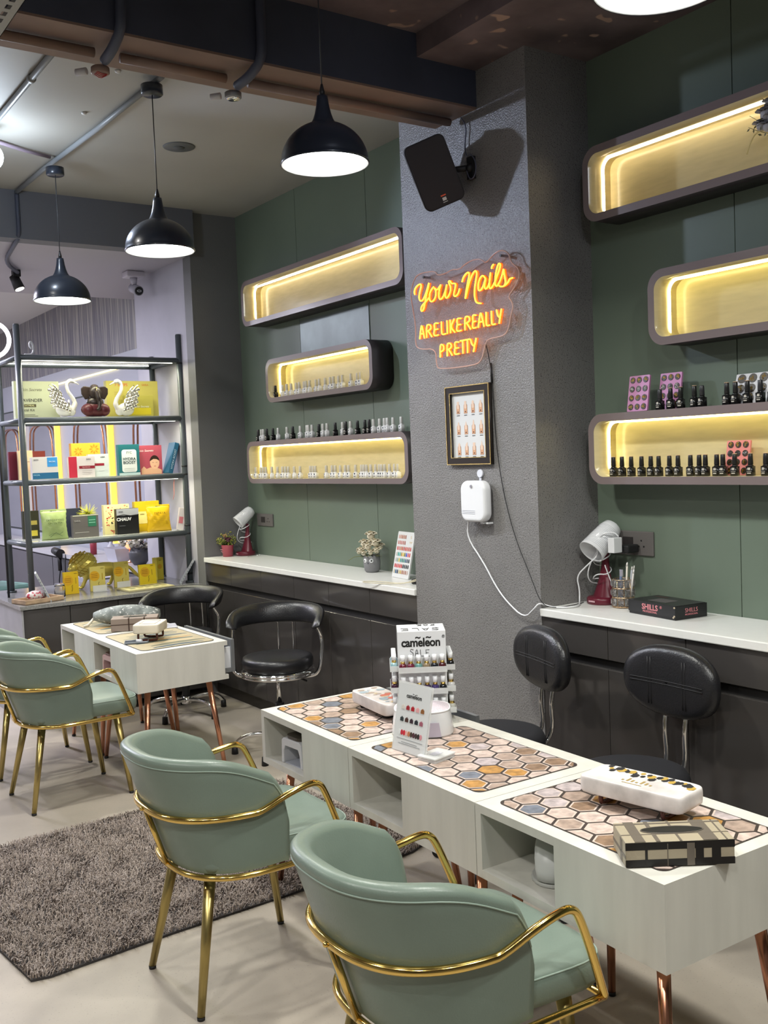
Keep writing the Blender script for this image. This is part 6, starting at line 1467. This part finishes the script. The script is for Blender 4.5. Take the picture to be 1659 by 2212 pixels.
pouch(2.03, 7.03, Z3, .185, .205, '8c9c66', 'crumpled pale green pouch at left of the lower rack shelf', d_gr)
carton('product_box', 1.945, 7.30, Z3, .11, .05, .20, '2c2c1c', 'dark box with gold print at the left end of the lower rack shelf', decor=lambda t, w, h: (R_(t, 'gold_arch', -.04, .04, .10, .13, 'b0a050'), R_(t, 'gold_arch', -.04, .04, .02, .06, 'c0b040')))
def d_gn(t, w, h):
    R_(t, 'green_patch', .015, .075, .075, .148, '2c6a50'); T_(t, 'logo_letters', 'SARA', .018, -.06, .118, '9a9898'); R_(t, 'fine_print', -.08, .02, .035, .038, 'a8a6a4'); R_(t, 'pale_edge', -w / 2, w / 2, h - .005, h - .001, 'c8c8a8')
    for k in range(2): R_(t, 'patch_line', .022, .068, .10 + k * .018, .106 + k * .018, '78b098', 2)
carton('product_box', 2.25, 7.03, Z3, .183, .05, .158, '5c5856', 'grey box with a green patch on the lower rack shelf', decor=d_gn)
carton('product_box', 2.20, 7.16, Z3, .12, .04, .205, '24283a', 'navy box behind the grey box with the green patch')
t = empty('air_plant', (2.30, 7.12, Z3 + .0008), 0, 'spiky yellow-green air plant behind the grey box', 'plant')
b = B().ball((0, 0, .15), .02, 10).cone((0, 0, 0), (0, 0, .15), .012, n=8)
for i in range(70):
    d = V([random.gauss(0, 1) for _ in range(3)]); d.z = abs(d.z) * .8; d.normalize(); b.tube([V((0, 0, .16)) , V((0, 0, .16)) + d * random.uniform(.05, .09)], [.0022, .0008], 4)
b.out('spiky_leaves', cm('b8b83c'), t)
def d_fl(t, w, h):
    for i in range(40):
        x = random.uniform(-w / 2 + .01, w / 2 - .01); z = random.uniform(.01, h - .01)
        R_(t, 'red_motif', x - .006, x + .006, z - .005, z + .005, random.choice(['a02828', '3a3020', 'c86048']), 1 + i % 3)
def d_fl2(t, w, h):
    b = B()
    for i in range(70):
        x = random.uniform(-w / 2 + .01, w / 2 - .01); z = random.uniform(.01, h - .01); r_ = random.uniform(.004, .009)
        b.poly(circ(r_, 7, x, z, r_ * .7), (0, -.0004, 0), (0, -.0003 - i * 1e-5, 0), (1, 0, 0), (0, 0, 1), i % 3)
    b.out('floral_print', [cm('a02828'), cm('40382a'), cm('c87058')], t)
carton('product_box', 2.51, 7.12, Z3, .19, .05, .215, 'd8cc90', 'cream box with red floral print behind the black box', decor=d_fl2)
def d_ch(t, w, h):
    R_(t, 'silver_top', -w / 2, w / 2, .135, h - .001, 'a8aab0'); T_(t, 'lettering', 'CHAUV', .032, -.03, .108, 'e8e8e8', bold=.0012); T_(t, 'logo_letters', 'SARA', .014, -.05, .165, '50505a', 2); R_(t, 'fine_print', -.065, -.02, .06, .063, '707078')
    B().tube([(-w / 2, -.001, .135), (-.03, -.001, .142), (.02, -.001, .132), (w / 2, -.001, .138)], .003, 5).out('wave_print', cm('202024'), t)
carton('product_box', 2.555, 7.02, Z3, .165, .05, .185, '101014', 'black box with a silver top reading CHAUV', decor=d_ch)
carton('product_box', 2.75, 7.14, Z3, .19, .05, .225, 'c8a818', 'yellow box with a pale label behind the crumpled yellow pouch', decor=lambda t, w, h: (R_(t, 'pale_label', -.075, .0, .06, .15, 'd8cc80'), T_(t, 'label_letters', 'SARA', .014, -.04, .13, '60582a', 2)))
pouch(2.80, 7.04, Z3, .19, .19, 'd0a818', 'crumpled yellow pouch at right of the lower rack shelf', lambda t, w, h: text('lettering', 'PAPAYA', .024, (.0, -.034, h * .70), (1, 0, 0), (0, 0, 1), cm('7a5a10'), t))
bx = carton('product_box', 2.945, 7.0, Z3, .05, .06, .165, 'c8c0c0', 'small white and pink box leaning at the right rack post', decor=lambda t, w, h: R_(t, 'pink_print', -.018, .012, .05, .10, 'c07078')); bx.rotation_euler = (0, .18, -.3)

# cabinet top items
def d_y(t, w, h):
    B().poly(circ(.036, 20, -.022, h * .62), (0, -.0005, 0), (0, -.0003, 0), (1, 0, 0), (0, 0, 1)).out('printed_disc', cm('d0a020'), t)
    for k in range(3): R_(t, 'disc_lettering', -.045, .0, h * .62 + .012 - k * .012, h * .62 + .016 - k * .012, '9a6c10', 2)
    T_(t, 'corner_letters', 'SARA', .010, .035, h - .014, '7a6420'); R_(t, 'side_lettering', .030, .036, h * .45, h * .72, 'a88c20')
    B().tube([(.0, -.001, .02), (.006, -.001, .04), (.002, -.001, .055), (.010, -.001, .065)], .0016, 4).out('plant_drawing', cm('5a4c18'), t)
for (x, y, w, h, col, rz, lean, lb) in ((2.115, 7.00, .105, .158, 'd4b020', .05, .06, 'bright yellow box at the far left of the row on the cabinet'), (2.31, 7.02, .108, .175, 'c8b860', -.05, .03, 'pale yellow box on a clear stand, left of centre on the cabinet'),
        (2.515, 7.10, .11, .185, 'c4b45a', -.02, .03, 'pale yellow box on a clear stand, right of centre on the cabinet'), (2.71, 7.08, .13, .15, 'dcc020', .03, .12, 'leaning bright yellow box on the cabinet, in front of the golden tail')):
    t = carton('product_box', x, y, Z0, w, .025, h, col, lb, rz=rz, lean=lean, decor=d_y)
for (x, y) in ((2.31, 6.985), (2.515, 7.065)):
    tag(B().box((x - .05, y, Z0 + .0008), (x + .05, y + .003, Z0 + .045)).box((x - .05, y - .03, Z0 + .0008), (x + .05, y, Z0 + .0035)).out('acrylic_stand', ACRF), 'clear acrylic stand under the pale yellow box %s of centre' % ('left' if x < 2.4 else 'right'), 'stand')
carton('product_box', 2.885, 7.28, Z0, .062, .055, .170, 'ccbc38', 'slim yellow box standing at the right rear of the cabinet', rz=.3, decor=lambda t, w, h: (B().poly(circ(.02, 16, -.004, h * .6), (0, -.0005, 0), (0, -.0003, 0), (1, 0, 0), (0, 0, 1)).out('printed_disc', cm('c89c18'), t), T_(t, 'side_letters', 'SARA', .010, 0, h - .02, '7a6420')))
# golden maned figurine
t = empty('gold_lion_figurine', (2.36, 7.26, Z0 + .0008), 0, 'shiny golden lion figurine with scaled mane behind the yellow boxes', 'figurine')
GL = mat('mirror_gold', (0.95, 0.80, 0.20), 0.30, 0.55)
B().ball((0.08, 0, .125), (.13, .05, .055), 20).ball((-.04, 0, .125), (.06, .055, .065), 16).out('lion_body', GL, t)
b = B(); rnd = random.Random(3)
for i in range(150):
    z = 1 - 2 * (i + .5) / 150; a = i * 2.4; r_ = math.sqrt(1 - z * z); d = V((r_ * math.cos(a), r_ * math.sin(a), z)); u, w_ = fr(d)
    c = V((-.075 + .092 * d.x, .075 * d.y, .178 + .085 * d.z)); s_ = .018
    b.add([c + u * s_, c + w_ * s_ * .8 + d * .006, c - u * s_ * 1.2 + d * .012, c - w_ * s_ * .8 + d * .006], [(0, 1, 2, 3)])
b.ball((-.075, 0, .178), (.085, .07, .078), 16)
b.out('scaled_mane', GL, t, recalc=False)
B().ball((-.155, -.03, .165), (.035, .033, .035), 14).ball((-.18, -.035, .155), (.02, .02, .016), 10).out('head', GL, t)
for (x0, x1, sy) in ((-.06, -.10, -.03), (-.03, .02, .03), (.16, .13, .03), (.17, .225, -.03)):
    B().tube([(x0, sy, .12), ((x0 + x1) / 2 + .01, sy, .07), (x1, sy, .012)], [.026, .020, .014, .012], 12, smooth=1).ball((x1 - .008, sy, .011), (.02, .014, .011), 10).out('leg', GL, t)
B().tube([(.20, 0, .14), (.27, 0, .13), (.31, 0, .08), (.345, 0, .045)], [.014, .012, .013, .010], 10, smooth=2).out('tail', GL, t)
# open colour book, tilted sample cards, tray
t = empty('colour_book', (2.62, 6.775, Z0 + .0012), 0.05, 'open cream sample book lying flat at the front of the cabinet', 'book')
B().box((-.19, -.03, 0), (.16, .20, .009)).out('book_cover', cm('a8a080'), t); B().box((-.186, -.026, .009), (.156, .196, .014)).out('pages', cm('c8c090'), t)
for i in range(5):
    for j in range(2): B().box((-.15 + i * .06, .03 + j * .08, .0141), (-.112 + i * .06, .075 + j * .08, .0146)).out('printed_swatch', cm(['7a8050', 'a89848', '90885a'][(i + j) % 3]), t)
def leaner(x, y, lb, sx, rz_, hh_=.215):
    t = empty('sample_card', (x, y, Z0 + .0012), 0, lb, 'sample card'); t.rotation_euler = (0, sx, rz_)
    B().box((-.006, -.07, 0), (.006, .07, hh_)).out('card_board', cm('a8acb0'), t)
    b = B()
    for k in range(8): b.box((-.0068, -.05, .02 + k * .021), (-.0061, -.035, .033 + k * .021)).box((-.0045, -.0708, .015 + k * .021), (.0045, -.0701, .028 + k * .021))
    b.out('card_swatches', cm('80848a'), t)
leaner(1.905, 6.79, 'grey-white sample board leaning beside the left rack post', -.42, -.24)
leaner(2.905, 6.95, 'grey-white sample board leaning beside the right rack post', .55, -.38, .20)
t = empty('wooden_tray', (1.825, 6.80, Z0 + .0012), .25, 'small wooden tray with red and white packets at the left cabinet end', 'tray')
b = B().box((-.14, -.09, 0), (.14, .09, .006))
for a, c in (((-.14, -.09, 0), (.14, -.078, .03)), ((-.14, .078, 0), (.14, .09, .03)), ((-.14, -.078, 0), (-.128, .078, .03)), ((.128, -.078, 0), (.14, .078, .03))): b.box(a, c)
b.out('tray_body', mat('pale_wood', (0.40, 0.28, 0.18), .5, noise_s=20, noise_a=.2), t)
B().ball((-.01, 0, .045), (.075, .05, .035), 14).out('packet_heap', mat('printed_packets', (0.55, 0.50, 0.48), .4, speck=(60, .55, (.35, .03, .05)), bump=.4, bscale=30), t)
t = empty('small_jar', (1.99, 6.86, Z0 + .0012), 0, 'clear glass jar behind the left sample board', 'jar')
B().lathe([(0, 0), (.035, 0), (.037, .01), (.037, .08), (.032, .09), (.030, .088), (.034, .078), (.034, .01), (0, .004)], n=20).out('jar_glass', GLASS, t)
B().cone((0, 0, .09), (0, 0, .10), .034, n=20).out('jar_lid', CHROME, t)

# glowing ring lamp by the left rack post, upper left
t = empty('ring_lamp', (1.735, 7.2, 2.467), 0, 'glowing white ring lamp behind the left rack post, at the photo edge', 'ring lamp')
ag = math.radians(20)
B().tube([(-.0 + .105 * math.cos(a) * math.cos(ag), -.105 * math.cos(a) * math.sin(ag), .12 + .115 * math.sin(a)) for a in [i * PI / 24 for i in range(48)]], .014, 10, closed=True).out('light_ring', mat('ring_glow', (1, 1, 1), .5, em=(.95, .95, 1), es=7), t)
B().cone((0, 0, -1.666), (0, 0, .0), .008, n=10).out('stem', BLK, t)
B().ball((0, 0, .01), .02, 12).tube([(0, 0, .01), (.05, 0, .03), (.03, -.01, -.02)], .005, 8, smooth=1).out('joint', CHROME, t)
t = empty('curl_ornament', (1.93, 7.05, 0.8 + SH[0] + .0015), 0, 'small shiny white curl ornament on top of the rack', 'ornament')
B().tube([(-.03, 0, .008), (.02, 0, .008), (.035, 0, .04), (.03, 0, .085), (.012, 0, .10), (.005, 0, .07), (.02, 0, .05)], .007, 10, smooth=2).out('curl', WPL, t)

# ================================================================ SALON ROOM BEHIND THE RACK
YG = mat('mirror_edge_light', (1, 0.7, 0.2), 0.5, em=(1.0, 0.60, 0.05), es=1.25)
MIR = mat('mirror_silvering', (0.72, 0.75, 0.78), 0.04, 1.0)
def mirror(ya, yb, lb, light=True):
    y = (ya + yb) / 2; w = yb - ya
    t = empty('salon_mirror', (3.349, y, 0.95), 0, lb, 'mirror', 'salon mirrors')
    B().box((-.03, -w / 2, 0), (-.012, w / 2, 1.45)).out('mirror_glass', MIR, t)
    B().box((-.0118, -w / 2 - .02, -.02), (0, w / 2 + .02, 1.47)).out('mirror_back', cm('3c4440'), t)
    if light: B().box((-.055, -w / 2 - .10, -.02), (0, -w / 2 - .06, 1.47)).out('edge_light', YG, t)
    B().tube([(-.05, -w / 2 + .04, 0.02), (-.05, -w / 2 + .04, 1.10), (-.05, -w * .3, 1.24), (-.05, w * .3, 1.24), (-.05, w / 2 - .04, 1.10), (-.05, w / 2 - .04, .02)], .010, 8, smooth=2).out('copper_arch', COPPER, t)
mirror(8.02, 8.86, 'tall salon mirror nearest behind the rack, no glowing edge', False)
mirror(9.56, 10.62, 'tall salon mirror with glowing yellow edge, behind the teal box')
mirror(11.28, 12.30, 'tall salon mirror with glowing yellow edge, behind the white and blue box')
mirror(12.75, 13.6, 'farthest salon mirror with glowing yellow edge, beside the left rack post')
cv = B().box((3.335, 9.2, 2.60), (3.349, 12.6, 2.612)).out('cove_light', mat('cove_glow', (1, .9, .5), .5, em=(1, .85, .35), es=3)); tag(cv, 'thin yellow light line along the salon wall above the mirrors', 'light strip')
cb = empty('salon_cabinet', (2.95, 7.83, 0), 0, 'dark grey salon counter under the mirrors behind the rack', 'cabinet')
B().box((0, 0, 0.05), (.36, 5.8, .80)).out('carcass', mat('salon_counter', (0.09, 0.085, 0.095), .35), cb)
for k in range(7): B().box((-.018, .02 + k * .82, .08), (0, .82 + k * .82, .78)).out('door', mat('salon_counter', (0.09, 0.085, 0.095), .35), cb)
B().box((-.03, .0, .80), (.36, 5.80, .84)).out('worktop', mat('salon_top', (0.45, 0.44, 0.46), .3), cb)
# flowers on the counter
t = empty('flowerpot', (3.05, 8.15, .8405), 0, 'grey bowl of white roses on the salon counter behind the rack', 'flowerpot')
B().lathe([(0, 0), (.05, 0), (.085, .05), (.088, .10), (.07, .14), (.06, .13), (0, .12)], n=24).out('pot', cm('4c4c52'), t)
for k in range(12):
    a = k * 2.4; r_ = .02 + .012 * k
    rose((r_ * math.cos(a), r_ * math.sin(a), .21 - .004 * k + .03 * math.sin(k)), .048, mat('white_petal', (.6, .57, .5), .6), t, 'white_rose', 12, 60 + k)
b = B()
for i in range(50):
    a = random.uniform(0, 6.28); r_ = random.uniform(.05, .16); p = V((r_ * math.cos(a), r_ * math.sin(a), random.uniform(.13, .2))); u = V((math.cos(a), math.sin(a), .3)); w_ = V((-math.sin(a), math.cos(a), 0))
    b.add([p - u * .025, p + w_ * .012, p + u * .028, p - w_ * .012], [(0, 1, 2, 3)])
b.out('leaves', cm('20281c'), t, recalc=False)
t = empty('table_lamp', (3.06, 8.40, .8405), 0, 'small glowing amber lamp beside the bowl of white roses', 'lamp')
B().lathe([(0, 0), (.03, 0), (.03, .01), (.008, .02), (.008, .12)], n=14).out('lamp_base', COPPER, t)
B().ball((0, 0, .18), (.05, .05, .065), 14).out('globe', mat('amber_globe', (1, .5, .3), .5, em=(1, .45, .2), es=1.2), t)
t = empty('storage_basket', (3.06, 8.62, .8405), 0, 'white plastic basket on the salon counter', 'basket')
B().add([V(p) for p in ((-.08, -.12, 0), (.08, -.12, 0), (.08, .12, 0), (-.08, .12, 0), (-.11, -.15, .12), (.11, -.15, .12), (.11, .15, .12), (-.11, .15, .12))], [(0, 1, 2, 3), (0, 1, 5, 4), (1, 2, 6, 5), (2, 3, 7, 6), (3, 0, 4, 7)]).out('basket_body', cm('b8b8c4'), t, recalc=False)
def bottleb(x, y, col, lb, h=.16):
    t = empty('pump_bottle', (x, y, .8405), 0, lb, 'bottle', 'bottles on the salon counter')
    B().lathe([(0, 0), (.03, 0), (.032, h * .7), (.012, h * .82), (.012, h)], n=16).out('bottle_body', cm(col), t); B().cone((0, 0, h), (0, 0, h + .03), .012, n=10).out('pump_cap', WPL, t)
bottleb(3.10, 9.0, 'b8b8c0', 'white pump bottle on the salon counter, nearest'); bottleb(3.10, 9.5, '903040', 'dark red bottle on the salon counter, middle'); bottleb(3.08, 10.6, 'c0c8d0', 'pale pump bottle on the salon counter, farthest')
# hair dryer hanging at the counter
t = empty('hair_dryer', (2.90, 9.9, .62), 0, 'black hair dryer with dangling cord on the salon counter side', 'hair dryer')
B().cone((0, 0, .22), (-.0, .20, .24), .045, .036, 18).cone((0, .05, .22), (0, .04, .05), .02, n=12).out('dryer_body', BLK, t)
B().tube([(0, .04, .05), (-.02, .05, -.1), (0, -.1, -.35), (.0, -.15, -.1), (.0, -.12, .1), (.02, -.1, .22)], .006, 8, smooth=2).out('dryer_cord', BLK, t)
# salon chairs (teal) and a grey reclining bed at the left edge
for i, (x, y) in enumerate(((2.35, 10.3), (2.2, 11.9))):
    t = empty('styling_chair', (x, y, 0), .3, 'pale teal styling chair in the salon, %s' % ('nearer' if i == 0 else 'farther'), 'styling chair', 'teal styling chairs')
    B().box((-.25, -.25, .46), (.25, .25, .56)).out('seat', cm('78a098', .4), t, bevel=.03)
    B().poly(rrect(.5, .5, .12, 6, 0, .80), (-.08, 0, 0), (-.2, 0, 0), (0, 1, 0), (0, 0, 1), 0, None, True).out('backrest', cm('78a098', .4), t)
    B().cone((0, 0, .04), (0, 0, .46), .03, n=16).lathe([(0, 0.0005), (.25, .0005), (.25, .02), (.03, .04)], n=28).out('pedestal', CHROME, t)
t = empty('shampoo_recliner', (1.95, 8.55, 0), .3, 'grey reclining salon seat at the left edge behind the rack', 'recliner')
gy = mat('grey_vinyl', (0.16, 0.165, 0.16), .35)
B().box((-.28, -.3, .08), (.28, .5, .46)).out('seat_base', gy, t, bevel=.04)
xf(B().box((-.26, -.05, 0), (.26, .07, .85)), Matrix.Translation((0, .45, .42)) @ Matrix.Rotation(-.38, 4, 'X')).out('backrest', gy, t, bevel=.04)
for s_ in (-1, 1): B().box((s_ * .30 - .04, -.3, .12), (s_ * .30 + .04, .45, .64)).out('armrest', gy, t, bevel=.03)
B().cone((0, .1, 0.0005), (0, .1, .09), .2, n=24).out('plinth', BLK, t)
t = empty('trolley', (2.62, 7.95, 0), .1, 'black salon trolley partly visible between rack posts', 'trolley')
for z in (.12, .42, .72): B().box((-.16, -.2, z), (.16, .2, z + .03)).out('trolley_tray', BLK, t)
for sx in (-1, 1):
    for sy in (-1, 1): B().cone((sx * .15, sy * .19, .0005), (sx * .15, sy * .19, .80), .01, n=10).out('trolley_post', BLK, t)
B().box((-.13, -.16, .7505), (.13, .16, .80)).out('drawer_tray', cm('a8a8b4'), t)
